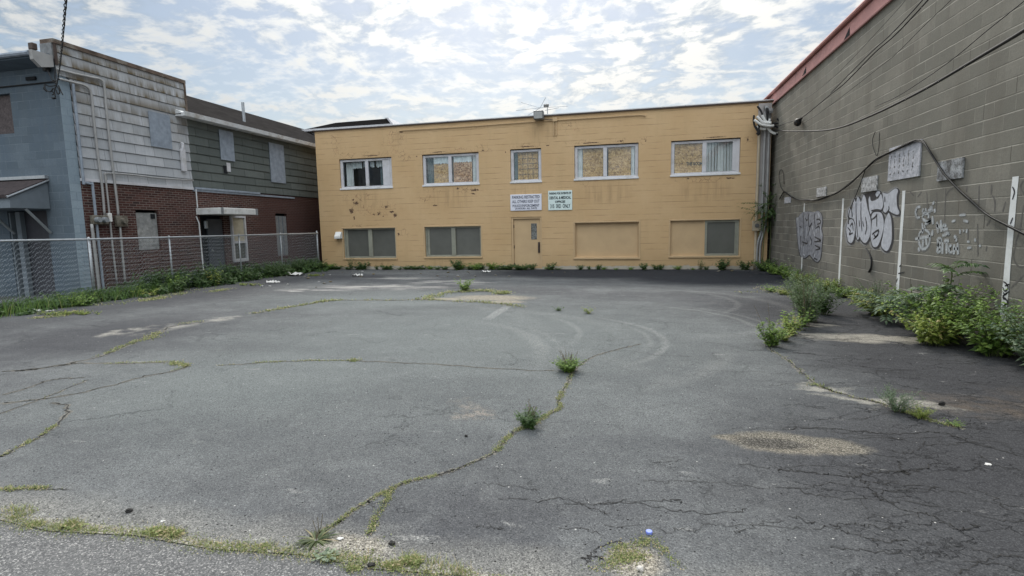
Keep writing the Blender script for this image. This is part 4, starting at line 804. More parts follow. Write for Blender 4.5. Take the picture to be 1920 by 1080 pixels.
def courses(b, y0, y1, z0, z1, top=None, step=.274, seed=0, x=XL):
    q = random.Random(seed); z = z0
    while z < z1-.02:
        zt = min(z+step, z1); n = max(1, int((y1-y0)/.6)); e = [q.uniform(-.004, .004) for _ in range(n+1)]
        for k in range(n):
            ya, yc = y0+(y1-y0)*k/n, y0+(y1-y0)*(k+1)/n
            b.quad((x+.03, ya, z+e[k]), (x+.03, yc, z+e[k+1]), (x+.004, yc, zt+.004), (x+.004, ya, zt+.004))
            b.quad((x, ya, z+e[k]), (x, yc, z+e[k+1]), (x+.03, yc, z+e[k+1]), (x+.03, ya, z+e[k]))
        z += step
b = MB(); courses(b, YB, YW, ZBK, ZPAR-.1); b.quad((XL, YC-.02, 5.7), (XL, YB, 5.4), (XL, YB, ZPAR-.1), (XL, YC-.02, ZPAR-.1)); courses(b, YC-.02, YB, 5.486, ZPAR-.1)
b.quad((XL, YW, 5.2), (XL-3, YW, 5.2), (XL-3, YW, ZPAR-.1), (XL, YW, ZPAR-.1)); b.quad((XL, YC-.02, 5.86), (XL, YC-.02, ZPAR-.1), (XL-.35, YC-.02, ZPAR-.1), (XL-.35, YC-.02, 5.86))
b.build('white_siding', M['white_siding'], lb)
b = MB(); courses(b, YW, YEND, ZBK+.02, ZG, step=.274, seed=4); b.build('green_siding', M['green_siding'], lb)
b = MB(); b.box(XL-.36, XL+.05, YC-.05, YW+.03, ZPAR-.1, ZPAR); b.build('parapet_cap', M['brownstain'], lb)
b = MB(); b.box(XL+.005, XL+.05, YW-.03, YW+.02, 5.2, ZPAR-.1); o = b.build('corner_board', M['brownstain'], lb); b = MB(); b.box(XL+.005, XL+.04, YC-.03, YC+.03, 5.72, ZPAR-.1); b.build('corner_board', M['coping'], lb)
b = MB(); b.box(XL-.36, XL-.01, YC-.06, YC-.02, 5.87, ZPAR-.1); b.build('parapet_end', M['woodgrey'], lb)
b = MB(); b.box(XL+.002, XL+.05, YB, YW, ZBK-.06, ZBK+.015); b.build('belt_board', M['white'], lb)
b = MB(); b.bbox(XL+.002, XL+.07, YW+.05, 17.5, ZBK-.035, ZBK+.03, .01); b.box(XL+.002, XL+.035, YW, 19.6, ZBK-.1, ZBK-.036); b.build('belt_board', M['greyboard'], lb)
# front eave
b = MB(); b.prism([(YC-.45, 5.78), (YC-.45, 5.92), (YC+.5, 6.05), (YC+.5, 5.86), (YC, 5.86), (YC, 5.70)], lambda u, v, d: (d, u, v), -24, XL-.08); ev = b.build('front_eave', M['bluetrim'], lb)
b = MB(); b.tube([(-24, YC-.50, 5.87), (XL-.1, YC-.50, 5.87)], .06, 8); b.build('gutter', M['greyboard'], ev)
b = MB(); b.prism([(YC-.52, 5.93), (YC-.5, 5.72), (YC-.34, 5.58), (YC-.05, 5.66), (YC-.05, 5.93)], lambda u, v, d: (d, u, v), XL-.10, XL+.0); b.build('eave_end', M['conduit'], ev)
b = MB(); b.bbox(XL-.13, XL+.01, YC-.5, YC-.38, 5.94, 6.10, .02); b.build('gutter_outlet', M['coping'], ev)
# rear roof
b = MB(); rid = (-18.0, 7.2)
b.quad((XL+.32, YW+.02, ZG-.02), (XL+.32, YEND, ZG-.02), (rid[0], YEND, rid[1]), (rid[0], YW+.02, rid[1])); b.quad((rid[0], YW+.02, rid[1]), (rid[0], YEND, rid[1]), (-22.2, YEND, ZG), (-22.2, YW+.02, ZG))
b.quad((XL+.32, YW+.02, ZG-.02), (rid[0], YW+.02, rid[1]), (-22.2, YW+.02, ZG), (-18, YW+.02, ZG-.03))
rf = b.build('roof', M['roof'], lb)
b = MB(); b.box(-22, XL-.3, YC+.3, YW, 5.3, 5.4); b.build('flat_roof', M['darkroof'], lb)
b = MB(); b.tube([(-15.0, 18.47, 5.7), (-15.0, 18.47, 6.62)], .055, 8); b.tube([(-15.0, 18.47, 5.74), (-15.0, 18.47, 5.86)], .12, 8, .07); b.build('vent_pipe', M['galv'], rf)
b = MB(); b.tube([(-16.4, 17.2, 6.2), (-16.4, 17.2, 6.55)], .035, 6); b.build('vent_pipe', M['coping'], rf)
b = MB(); b.box(XL+.02, XL+.34, YW-.45, YEND, ZG-.1, ZG-.055); b.prism([(XL+.30, ZG-.12), (XL+.42, ZG-.11), (XL+.45, ZG+.02), (XL+.30, ZG-.03)], lambda u, v, d: (u, d, v), YW-.5, YEND)
b.prism([(XL+.02, ZG-.02), (XL+.32, ZG-.02), (XL+.02, ZG+.12)], lambda u, v, d: (u, d, v), YW-.44, YW+.01); b.build('gutter', M['gutter'], lb)
# boards over openings
def wboard(name, y0, z1, y1, z0, mat, label=None, x=XL+.032, th=.02, tilt=0.):
    b = MB(); b.prism([(y0, z0), (y1, z0+tilt), (y1, z1+tilt), (y0, z1)], lambda u, v, d: (x+d, u, v), 0, th); o = b.build(name, mat, lb)
    if label: o['label'] = label
    return o
wboard('window_board', 13.02, 5.13, 13.74, 4.13, M['greyboard'], 'blue grey board over window in white siding')
wboard('window_board', 15.69, 5.06, 16.33, 4.06, M['greyboard'], 'blue grey board over window in green siding'); wboard('window_board', 18.2, 5.0, 19.07, 3.5, M['greyboard'], 'tall blue grey board near the yellow building')
b = MB(); b.box(XL+.03, XL+.045, 15.93, 16.1, 3.68, 3.98); b.build('torn_shingle', M['white'], lb)
b = MB(); b.box(XL+.028, XL+.034, 15.78, 15.95, 3.6, 3.87); b.build('shingle_hole', M['void'], lb)
b = MB(); b.box(XL-.115, XL-.06, 12.36, 13.06, 1.13, 2.2); cb = b.build('window_infill', M['cinder'], lb)
b = MB(); b.box(XL-.058, XL-.045, 12.86, 13.0, 2.03, 2.17); b.build('hole', M['void'], cb)
b = MB(); b.box(XL-.12, XL-.05, 18.36, 19.06, .63, 2.2); wb = b.build('window_board', M['woodgrey'], lb)
b = MB(); b.box(XL-.049, XL-.04, 18.58, 18.6, .64, 2.19); b.box(XL-.049, XL-.04, 18.82, 18.845, .64, 2.19); b.build('batten', M['bluetrim'], wb)
# entry with metal awning, dark door and side window
b = MB(); b.bbox(XL+.005, XL+1.02, 14.46, 16.07, 2.17, 2.38, .02); aw = b.build('awning', M['awning'], lb)
b = MB(); b.box(XL+.98, XL+1.03, 14.445, 14.5, 2.165, 2.385); b.build('awning_trim', M['woodgrey'], aw); b = MB(); b.box(XL+1.0, XL+1.03, 15.98, 16.08, 2.165, 2.385); b.build('awning_trim', M['woodgrey'], aw)
b = MB(); b.box(XL-.10, XL-.05, 14.95, 15.6, 0, 2.05); d = b.build('door', M['doorgrey'], lb)
b = MB(); b.tube([(XL-.05, 15.05, 1.0), (XL+.0, 15.05, 1.0)], .03, 8); b.build('handle', M['galv'], d)
b = MB(); t_ = .07
b.bbox(XL+.006, XL+.09, 15.9, 15.9+t_, .55, 2.16, .006); b.bbox(XL+.006, XL+.09, 16.6-t_, 16.6, .55, 2.16, .006); b.bbox(XL+.006, XL+.09, 15.97, 16.53, .55, .66, .006); b.bbox(XL+.006, XL+.09, 15.97, 16.53, 1.2, 1.28, .006); b.bbox(XL+.006, XL+.09, 15.97, 16.53, 2.09, 2.16, .006)
sw = b.build('side_window', M['white'], lb)
b = MB(); b.box(XL+.02, XL+.03, 15.97, 16.53, 1.28, 2.09); b.build('pane', M['cream'], sw); b = MB(); b.box(XL+.02, XL+.03, 15.97, 16.53, .66, 1.2); b.build('pane', M['dkpanel'], sw)
b = MB(); b.bbox(XL+.02, XL+.1, 14.72, 14.84, 1.72, 1.98, .03); b.build('wall_lamp', M['galvdk'], lb)
# front entry: sloped hood on brackets, dark doorway, boarded window
b = MB(); hx0, hx1 = -17.3, -14.48
b.prism([(YC-.02, 3.02), (YC-.95, 2.58), (YC-.95, 2.5), (YC-.02, 2.94)], lambda u, v, d: (d, u, v), hx0-.04, hx1+.04); hd = b.build('entry_hood', M['darkroof'], lb)
b = MB(); b.prism([(YC-.012, 2.93), (YC-.9, 2.51), (YC-.9, 2.27), (YC-.012, 2.27)], lambda u, v, d: (d, u, v), hx1-.03, hx1); b.box(hx0, hx1-.031, YC-.9, YC-.87, 2.27, 2.5); b.box(hx0, hx1-.031, YC-.87, YC-.01, 2.26, 2.29); b.build('hood_side', M['slate'], hd)
b = MB(); b.tube([(hx1+.03, YC-.0, 2.985), (hx1+.03, YC-.97, 2.52)], .028, 6); b.box(hx0, hx1+.05, YC-.1, YC-.004, 3.022, 3.10); b.build('hood_flashing', M['galv'], hd)
b = MB(); b.tube([(hx1-.05, YC-.55, 2.26), (hx1-.05, YC-.03, 1.66)], .032, 6); b.build('bracket', M['galv'], hd)
b = MB(); b.tube([(-15.75, YC-.55, 2.26), (-15.75, YC-.03, 1.66)], .032, 6); b.build('bracket', M['galvdk'], hd)
b = MB(); b.box(-15.96, -14.64, YC+.17, YC+.2, -.03, 2.23); d = b.build('door', M['doordk'], lb)
b = MB(); b.bbox(-15.78, -15.62, YC+.05, YC+.165, 0, 2.22, .006); b.box(-15.95, -15.90, YC+.02, YC+.169, 0, 2.2); b.build('door_frame', M['slate'], d)
b = MB(); b.box(-16.29, -15.39, YC+.1, YC+.14, 4.20, 5.16); b.build('window_board', M['purpleboard'], lb)
b = MB(); b.bbox(-14.75, -14.45, YC-.05, YC-.002, 5.42, 5.5, .008); b.build('soffit_vent', M['void'], lb)
b = MB(); b.tube([(-24, YC-.02, 5.33), (XL+.02, YC-.02, 5.33)], .018, 5); b.build('wall_wire', M['black'], lb)
# downpipe at the block/siding joint
b = MB(); yd = YB+.03; b.tube(smooth_path([(XL+.07, yd, 5.35), (XL+.07, yd, 4.2), (XL+.07, yd, 2.98), (XL+.07, yd+.02, 2.93), (XL+.07, yd+.20, 2.90), (XL+.07, yd+.22, 2.84), (XL+.07, yd+.22, 1.6), (XL+.07, yd+.22, 0)], 3), .032, 6); b.build('downpipe', M['greyboard'], lb)
b = MB(); b.bbox(XL+.03, XL+.12, 14.0, 14.16, 3.5, 4.18, .02); b.tube([(XL+.08, 14.08, 4.18), (XL+.09, 14.1, 4.34), (XL+.03, 14.12, 4.36)], .05, 6); b.build('pipe_cover', M['white'], lb)
b = MB(); b.tube(smooth_path([(XL+.05, 14.5, 3.0), (XL+.05, 14.5, 2.5), (XL+.05, 14.5, 2.4)], 3), .02, 5); b.tube([(XL+.05, 14.42, 2.12), (XL+.06, 14.5, 1.9), (XL+.06, 14.52, 0)], .022, 5); b.build('thin_pipe', M['gutter'], lb)

# service conduits and meters on the left building
def pipe_thing(name, label, cat, pts, r, mat, group=None, k=4):
    b = MB(); b.tube(smooth_path(pts, k), r, 7); o = b.build(name, mat, smooth=True); return tag(o, label, cat, group)
W = lambda x, y: tuple(onX(x, y, XL+.07))
pipe_thing('service_conduit', 'inner curved grey conduit dropping down the white siding to the twin meters', 'conduit', [W(112, 148), W(140, 155), W(158, 160), W(168, 168), W(172, 182), W(176, 225), W(181, 270), W(186, 310), W(192, 355), W(196, 404)], .03, M['conduit'], 'conduits on the white siding')
pipe_thing('service_conduit', 'outer curved grey conduit dropping down the white siding to the single meter', 'conduit', [W(108, 130), W(140, 138), W(172, 145), W(188, 149), W(195, 160), W(199, 200), W(206, 270), W(213, 325), W(219, 375), W(222, 404)], .03, M['conduit'], 'conduits on the white siding')
pipe_thing('square_pipe', 'pale pipe turning at the siding edge and dropping down the brick', 'pipe', [W(362, 338), W(300, 334), W(240, 327), W(200, 325), W(197, 327), W(198, 335), W(205, 400), W(212, 470), W(220, 535)], .024, M['conduit'], None, 3)
pipe_thing('service_conduit', 'grey conduit running down to the ground below the twin meters', 'conduit', [W(172, 420), W(178, 470), W(185, 530), W(187, 550)], .04, M['conduit'], 'conduits under the meters')
pipe_thing('service_conduit', 'thin grey conduit running down to the ground below the single meter', 'conduit', [W(225, 424), W(230, 480), W(235, 530)], .028, M['conduit'], 'conduits under the meters')
mt = thing('electric_meter', (XL+.1, 11.15, 1.95), 'pair of rusty round electric meters on one box beside the blue corner', 'meter')
b = MB(); b.bbox(XL+.02, XL+.13, 11.0, 11.42, 1.86, 2.1, .015); b.build('box', M['meter'], mt)
for yy in (11.1, 11.29):
    b = MB(); b.tube([(XL+.13, yy, 1.98), (XL+.24, yy, 1.98)], .075, 14, .065); b.build('dial', M['galvdk'], mt)
b = MB(); b.bbox(XL+.03, XL+.12, 11.44, 11.54, 1.93, 2.16, .015); b.build('side_box', M['whiteplastic'], mt)
mt = thing('electric_meter', (XL+.1, 11.83, 1.95), 'single rusty round electric meter on the dark brick', 'meter')
b = MB(); b.bbox(XL+.02, XL+.12, 11.66, 11.98, 1.80, 2.1, .015); b.build('box', M['meter'], mt)
b = MB(); b.tube([(XL+.12, 11.83, 1.96), (XL+.22, 11.83, 1.96)], .085, 14, .075); b.build('dial', M['meter'], mt)
# overhead service drop
P0 = onY(106, 158, YC-.12); P1 = C0+ray(126, -40)*6.2
b = MB(); n = 60
for s in (0, math.pi*.67, math.pi*1.33):
    pts = []
    for i in range(n+1):
        t = i/n; p = P0+(P1-P0)*t; p[2] -= .35*math.sin(math.pi*t)*.3; w = t*70+s; r = .018+.008*random.Random(i).random()
        pts.append(p+A(math.cos(w)*r, 0, math.sin(w)*r))
    b.tube(pts, .0065, 5)
tag(b.build('service_drop', M['black'], smooth=True), 'twisted black service drop rising from the old building corner', 'cable')
b = MB(); q = random.Random(5)
for px in ([(104, 128), (103, 145), (106, 158), (102, 170), (104, 182)], [(104, 160), (92, 162), (84, 158), (86, 168), (94, 172), (100, 166)], [(104, 160), (110, 166), (112, 174), (108, 176), (105, 168)], [(110, 160), (114, 170), (118, 178)], [(100, 165), (97, 170), (101, 175), (98, 178)], [(85, 160), (82, 166), (88, 172)], [(112, 148), (104, 152), (100, 150)], [(106, 158), (98, 150), (88, 130)]):
    b.tube(smooth_path([onY(x, y, YC-.12-q.uniform(0, .06)) for x, y in px], 5), .013, 5)
b.blob(onY(101, 184, YC-.13), .05, .05, .025, 3, 3); b.bbox(*[v for v in (onY(84, 130, YC-.1)[0], onY(90, 126, YC-.1)[0], YC-.16, YC-.04, onY(88, 134, YC-.1)[2], onY(88, 123, YC-.1)[2])], .01)
tag(b.build('wire_loop', M['black'], smooth=True), 'black wire loops hanging under the eave of the blue block corner', 'wire')

# neighbour's roof seen over the left end of the yellow parapet
nh = thing('neighbour_house', (-15, 28, 0), 'far house whose low grey roof with white edge rises behind the yellow parapet', 'house')
zr = 6.93
b = MB(); b.box(-17.2, -12.2, 26.1, 34, 0, zr); b.build('wall', M['white'], nh)
b = MB(); b.prism([(-17.6, zr), (-12.2, zr+.03), (-12.45, zr+.30), (-15.4, zr+.27)], lambda u, v, d: (u, d, v), 25.8, 34.5); rf = b.build('roof', M['roof'], nh)
b = MB(); b.box(-17.6, -12.2, 25.7, 25.79, zr-.09, zr+.02); b.prism([(-12.45, zr+.29), (-12.2, zr-.04), (-12.08, zr-.04), (-12.38, zr+.33), (-12.6, zr+.33)], lambda u, v, d: (u, d, v), 25.72, 34.5); b.build('rake_board', M['white'], rf)

# ------------------------------------------------------------------ chain link fence
FX, FY0, FY1, FZ = -12.72, 5.2, 19.5, 1.49
fe = thing('chain_link_fence', (FX, 12, 0), 'grey chain link fence with top rail in front of the old building', 'fence')
b = MB(); pitch = .052; nz = int((FZ-.05)/pitch); q = random.Random(9)
ncol = int((FY1-FY0)/pitch)
for c in range(ncol):
    y = FY0+c*pitch; ph = q.uniform(-.02, .02)+.012*math.sin(c*.21)
    pts = [(FX+.02+(.006 if k % 2 else -.006), y+(pitch*.5 if k % 2 else -pitch*.5)*.97, .05+ph+k*pitch) for k in range(nz+1)]
    r = .0020
    for k in range(nz):
        p, w = pts[k], pts[k+1]
        b.add([(p[0], p[1]-r*1.4, p[2]), (p[0], p[1]+r*1.4, p[2]), (w[0], w[1]+r*1.4, w[2]), (w[0], w[1]-r*1.4, w[2]), (p[0]+.004, p[1], p[2]), (w[0]+.004, w[1], w[2])], [(0, 1, 2, 3), (0, 4, 5, 3), (1, 4, 5, 2)])
b.build('chain_link', M['galvdk'], fe)
b = MB(); b.tube([(FX, FY0, FZ+.01), (FX, 8.5, FZ+.015), (FX, 10.1, FZ), (FX, 14, FZ-.005), (FX, FY1, FZ)], .024, 8); b.build('top_rail', M['galv'], fe)
for y, r in ((7.2, .025), (10.1, .03), (12.35, .022), (15.05, .022), (17.16, .022), (19.46, .034)):
    b = MB(); b.tube([(FX-.025, y, -.05), (FX-.025, y, FZ+.02+(.04 if r > .03 else 0))], r, 8); b.blob((FX-.025, y, FZ+.03+(.04 if r > .03 else 0)), r*1.2, r*1.2, r, 1, 2, 0); b.build('post', M['galv'], fe, smooth=True)

# ------------------------------------------------------------------ plants
def U(v): n = np.linalg.norm(v); return v/n if n > 1e-9 else v
def leaf(b, p, d, L, W, q, fold=.25, droop=.3):
    d = U(np.array(d, float)); side = np.cross(d, A(0, 0, 1)); side = U(side) if np.linalg.norm(side) > 1e-6 else A(1, 0, 0)
    side = U(side+A(q.gauss(0, .25), q.gauss(0, .25), q.gauss(0, .25))); up = np.cross(side, d)
    m = p+d*L*.45+up*W*fold; tip = p+d*L-A(0, 0, 1)*L*droop
    b.tint = q.random()
    b.add([p, p+d*L*.42+side*W*.5, tip, p+d*L*.42-side*W*.5, m], [(0, 1, 4), (1, 2, 4), (0, 4, 3), (4, 2, 3)])
def blade(b, p, d, L, W, q, bend=.5):
    d = np.array(d, float); side = np.cross(d, A(0, 0, 1)); side = U(side) if np.linalg.norm(side) > 1e-6 else A(1, 0, 0); b.tint = q.random()
    pts = []; c = np.array(p, float); dd = U(d)
    for k in range(4):
        pts.append(c.copy()); c = c+dd*L/3; dd = U(dd+A(d[0], d[1], -.6)*bend*.5)
    w = [W*.5, W*.45, W*.28, .0002]
    vs = []
    for k in range(4): vs += [pts[k]-side*w[k], pts[k]+side*w[k]]
    b.add(vs, [(0, 1, 3, 2), (2, 3, 5, 4), (4, 5, 7, 6)])
def herb(leafmb, stemmb, base, q, h, spread, nst, nl, L, W, droop=.3, lean=.4, top=1.0, r=.004, branch=0):
    for s in range(nst):
        a = q.uniform(0, 6.283); hh = h*q.uniform(.55, 1.0); out = spread*q.uniform(.15, 1.)
        p0 = np.array(base)+A(math.cos(a), math.sin(a), 0)*spread*.25*q.random()
        P = [p0+A(math.cos(a)*out*t**1.4, math.sin(a)*out*t**1.4, hh*t*(1-lean*.25*t)) for t in (0, .25, .5, .75, 1.)]
        stemmb.tube(P, r, 4, r*.4, caps=False)
        for i in range(nl):
            t = .08+.92*(i+q.random())/nl; k = min(3, int(t*4)); f = t*4-k; p = P[k]+(P[k+1]-P[k])*f
            aa = q.uniform(0, 6.283); s_ = (1-.45*t*top)*q.uniform(.7, 1.2)
            leaf(leafmb, p, A(math.cos(aa), math.sin(aa), q.uniform(-.1, .7)), L*s_, W*s_, q, .2, droop)
        for k in range(branch):
            t = q.uniform(.35, .95); i = min(3, int(t*4)); p = P[i]+(P[i+1]-P[i])*(t*4-i); aa = q.uniform(0, 6.283); bl = h*q.uniform(.12, .3)
            e = p+A(math.cos(aa)*bl*.6, math.sin(aa)*bl*.6, bl*.8); stemmb.tube([p, (p+e)/2+A(0, 0, -.01), e], r*.5, 3, r*.25, caps=False)
            for j in range(6):
                u = (j+1)/6; aa2 = q.uniform(0, 6.283); leaf(leafmb, p+(e-p)*u, A(math.cos(aa2), math.sin(aa2), .4), L*.55, W*.55, q, .2, droop)
def plant(name, loc, label, cat, group, leafmat, stemmat, fn, loc_z=0.):
    t = thing(name, (loc[0], loc[1], loc_z), label, cat, group); lm, sm = MB(), MB(); fn(lm, sm); 
    lm.build('foliage', leafmat, t)
    if sm.v: sm.build('stem', stemmat, t)
    return t
def pinnate(lm, sm, p, d, L, q, n=9, ll=.1, lw=.035, droop=.55):
    d = U(np.array(d, float)); P = [p+d*L*t+A(0, 0, -1)*L*droop*t*t*.5 for t in (0, .2, .4, .6, .8, 1.)]
    sm.tube(P, .0045, 4, .0015, caps=False)
    for i in range(n):
        t = .18+.8*i/n; k = min(4, int(t*5)); c = P[k]+(P[k+1]-P[k])*(t*5-k); ax = U(P[k+1]-P[k]); side = U(np.cross(ax, A(0, 0, 1)))
        for s in (-1, 1): leaf(lm, c, side*s+ax*.45+A(0, 0, q.uniform(-.35, .05)), ll*q.uniform(.8, 1.1)*(1-.3*t), lw*q.uniform(.8, 1.1), q, .12, .25)
    leaf(lm, P[-1], P[-1]-P[-2], ll*.9, lw, q, .1, .2)

# undergrowth along the fence and the two wall feet: one uncountable mass each
q = random.Random(21); lm, sm, gm = MB(), MB(), MB()
for i in range(560):
    y = 6.2+13.4*(i+q.random())/560; dens = 1. if y > 11.4 else .6
    off = abs(q.gauss(.12, .32)); x = FX-.35+off*1.25 if q.random() < .8 else FX-q.uniform(.2, .8)
    h = (.22 if y < 9.5 else .30 if y < 11.5 else .44 if y < 15 else .40)*q.uniform(.5, 1.25)*max(.35, 1-max(0, x-FX)*.9)
    if y > 15.2 and y < 16.4 and x > FX+.2: continue
    herb(lm, sm, A(x, y, 0), q, h*(1.5 if y > 11.3 else 1.1), h*.7, 4, 15 if y > 11 else 8, .16, .09, .35, .5, r=.004)
for i in range(4200):
    y = q.uniform(5.8, 19.5); x = FX+q.gauss(.12, .28)
    if x > FX+.75 or (y > 11.8 and q.random() < .75): continue
    k = 1.3 if y < 11.8 else .5
    blade(gm, A(x, y, 0), A(q.gauss(0, .35), q.gauss(0, .35), 1), q.uniform(.12, .34)*k, .011, q, .45)
tag(lm.build('fence_undergrowth', M['leafdk']), 'dark green leafy undergrowth along the foot of the chain link fence', 'undergrowth', kind='stuff')
tag(sm.build('undergrowth_stems', M['stem']), 'thin stems of the undergrowth at the chain link fence', 'undergrowth', kind='stuff')
tag(gm.build('fence_grass', mat_leaf('fence_grass_blades', (.045, .095, .022), (.16, .27, .06), (.30, .29, .11))), 'long green grass growing through the chain link fence', 'grass', kind='stuff')
# single plants along the fence
fp = [((-12.35, 13.45), .62, .34, 'leafyel', 'tall yellow green weed standing above the fence undergrowth midway along', (14, 10, .13, .06)),
      ((-12.5, 16.1), .60, .5, 'leafdk', 'broad dark bush before the narrow side window of the old building', (16, 12, .13, .07)),
      ((-12.4, 12.1), .58, .5, 'leaf', 'bright green bushy weed before the cement filled window', (16, 12, .14, .08)),
      ((-12.45, 18.5), .62, .6, 'leafdk', 'dark bush filling the fence end beside the yellow building', (20, 12, .13, .075)),
      ((-12.2, 9.35), .40, .45, 'leaf', 'light green low weed at the fence post before the blue block wall', (16, 9, .13, .05)),
      ((-12.1, 11.0), .30, .35, 'leafyel', 'pale yellow green sprawling weed on the asphalt edge by the fence', (14, 8, .11, .05))]
for (x, y), h, sp, mt_, lb_, (ns, nl, L_, W_) in fp:
    plant('weed', (x, y), lb_, 'weed', 'weeds along the fence', M[mt_], M['stem'], lambda l, s: herb(l, s, A(x, y, 0), q, h, sp, ns, nl, L_, W_, .35, .5))
# small creeping patches at the asphalt edge on the left
for (x, y), lb_ in (((-10.9, 8.35), 'small weed patch sprouting from the asphalt near the left fence'), ((-11.4, 8.2), 'yellowish weed patch at the far left of the lot'), ((-11.25, 13.6), 'dry yellow grass patch on the lot edge beside the fence'), ((-11.0, 16.6), 'small green patch in front of the white litter')):
    plant('weed_patch', (x, y), lb_, 'weed', 'weed patches at the lot edge', M['leafyel'], M['stem'], lambda l, s: [herb(l, s, A(x+q.gauss(0, .22), y+q.gauss(0, .06), 0), q, .09, .1, 4, 5, .06, .03) for _ in range(12)])
# weeds at the foot of the yellow wall: four kinds, copied
protos = []
for k, (h, sp, ns, nl, L_, W_, mt_) in enumerate(((.36, .32, 16, 11, .13, .08, 'leafdk'), (.28, .36, 18, 10, .115, .075, 'leaf'), (.55, .2, 6, 14, .11, .06, 'leafdk'), (.22, .42, 20, 8, .11, .07, 'leafdk'))):
    protos.append(plant('wall_weed', (0, 0), 'x', 'weed', 'weeds at the foot of the yellow wall', M[mt_], M['stem'], lambda l, s: herb(l, s, A(0, 0, 0), q, h, sp, ns, nl, L_, W_)))
zones = [('leafy weed at the yellow wall foot left of the left lower window', [-12.45, -12.15, -11.95]), ('leafy weed at the yellow wall foot below the left olive window', [-11.75, -11.3, -10.95, -10.6, -10.2, -9.8, -9.5]),
         ('leafy weed at the yellow wall foot between the two olive windows', [-9.15, -8.8, -8.5, -8.25]), ('leafy weed at the yellow wall foot below the right olive window', [-7.9, -7.5, -7.1, -6.75, -6.5, -6.2, -5.95]),
         ('low weed at the yellow wall foot just left of the tan door', [-5.6, -5.35, -5.1, -4.85]), ('low weed growing across the threshold of the tan door', [-4.55, -4.25, -3.95, -3.7]), ('low weed at the wall foot just right of the tan door', [-3.35, -3.05, -2.75]),
         ('small separate weed at the wall foot below the blank tan panel', [-2.1, -1.7, -1.45, -1.1, -.7, -.25]), ('small separate weed at the wall foot right of the blank tan panel', [.15, .65, 1.0]), ('small weed at the wall foot below the half tan, half dark window', [1.5, 1.95, 2.4])]
first = [True]*4
def place(i, x, y, sc, label, z=0.):
    p = protos[i]
    if first[i]: first[i] = False; p.location = (x, y, z); p.scale = (sc,)*3; p.rotation_euler.z = q.uniform(0, 6); p['label'] = label; return p
    return copy_tree(p, (x, y, z), q.uniform(0, 6.28), sc, label, 'weeds at the foot of the yellow wall')
for lb_, xs in zones:
    for x in xs:
        i = q.choice((0, 1, 3, 3)) if x < -2.5 else q.choice((1, 0))
        s = q.choice((.5, .7, .85, 1.05, 1.2)) if x < -2.5 else q.choice((.35, .45, .6, .8))
        place(i, x+q.uniform(-.16, .16), YF-q.uniform(.12, .3), s, lb_)
place(2, -11.25, YF-.25, 1.05, 'taller upright weed in front of the left olive window sill'); place(0, -6.6, YF-.35, 1.25, 'biggest dark weed clump below the right olive window'); place(0, 2.85, YF-.3, 1.2, 'dark bushy weed below the right end of the dark window pane'); place(0, 3.65, YF-.3, 1.0, 'dark weed clump at the foot of the service conduits'); place(2, 2.2, YF-.2, .8, 'thin bare twig weed below the dark window pane')
# weeds along the foot of the block wall
q = random.Random(33)
for (x, y), h, sp, ns, nl, L_, W_, mt_, lb_ in [((4.15, 18.9), .42, .45, 16, 10, .10, .06, 'leafdk', 'dark leafy weed filling the corner between the yellow and block walls'), ((4.2, 17.6), .38, .5, 16, 10, .10, .055, 'leaf', 'green weed at the block wall just out from the corner'), ((4.25, 16.4), .36, .4, 14, 9, .10, .055, 'leaf', 'green weed at the foot of the farthest white stripe'),
        ((4.25, 15.0), .30, .4, 14, 9, .10, .05, 'leafyel', 'yellow green weed at the block wall below the farthest graffiti'), ((4.3, 13.3), .32, .35, 16, 8, .11, .05, 'leafyel', 'light green weed around the foot of the second white stripe'), ((4.3, 12.4), .24, .35, 14, 8, .10, .05, 'leaf', 'low weed below the hanging cut cable'),
        ((4.3, 11.4), .30, .3, 14, 8, .10, .05, 'leafyel', 'yellowish weed left of the third white stripe'), ((4.28, 10.75), .55, .35, 18, 12, .05, .025, 'leafgrey', 'wispy grey green weed wrapped around the third white stripe'), ((4.05, 10.1), .36, .4, 18, 9, .12, .055, 'leafyel', 'yellow green weed clump right of the third white stripe'),
        ((4.1, 7.2), .52, .5, 24, 12, .10, .05, 'leaf', 'green bush at the foot of the nearest white stripe'), ((4.0, 8.0), .62, .6, 34, 13, .10, .055, 'leaf', 'largest bright green bush left of the nearest white stripe'), ((3.75, 7.75), .36, .45, 22, 10, .10, .05, 'leafyel', 'low light green bush spilling onto the asphalt'), ((4.2, 6.6), .55, .5, 24, 12, .09, .045, 'leafgrey', 'grey green bush at the right edge of the block wall')]:
    plant('wall_weed', (x, y), lb_, 'weed', 'weeds at the block wall', M[mt_], M['stem'], lambda l, s: herb(l, s, A(x, y, 0), q, h*(1.5 if y < 8.5 else 1.2), sp*1.15, int(ns*2.3), int(nl*1.4), L_*1.2, W_*1.25, .35, .5))
def ail(l, s):
    for bx, by, hh in ((4.15, 9.2, .62), (3.95, 8.8, .52), (4.2, 8.5, .70), (3.9, 9.4, .42)):
        s.tube([(bx, by, 0), (bx-.03, by, hh*.5), (bx-.05, by+.02, hh)], .011, 5, .006)
        for k in range(13):
            a = q.uniform(0, 6.283); z = hh*q.uniform(.25, 1.); pinnate(l, s, A(bx-.03, by, z), A(math.cos(a)-.25, math.sin(a), q.uniform(.1, .75)), q.uniform(.38, .6), q, 10, .125, .042)
plant('ailanthus_sapling', (4.05, 9.0), 'feathery leaved tree of heaven saplings between the third and nearest white stripes', 'sapling', None, M['leafgrey'], M['stem'], ail)
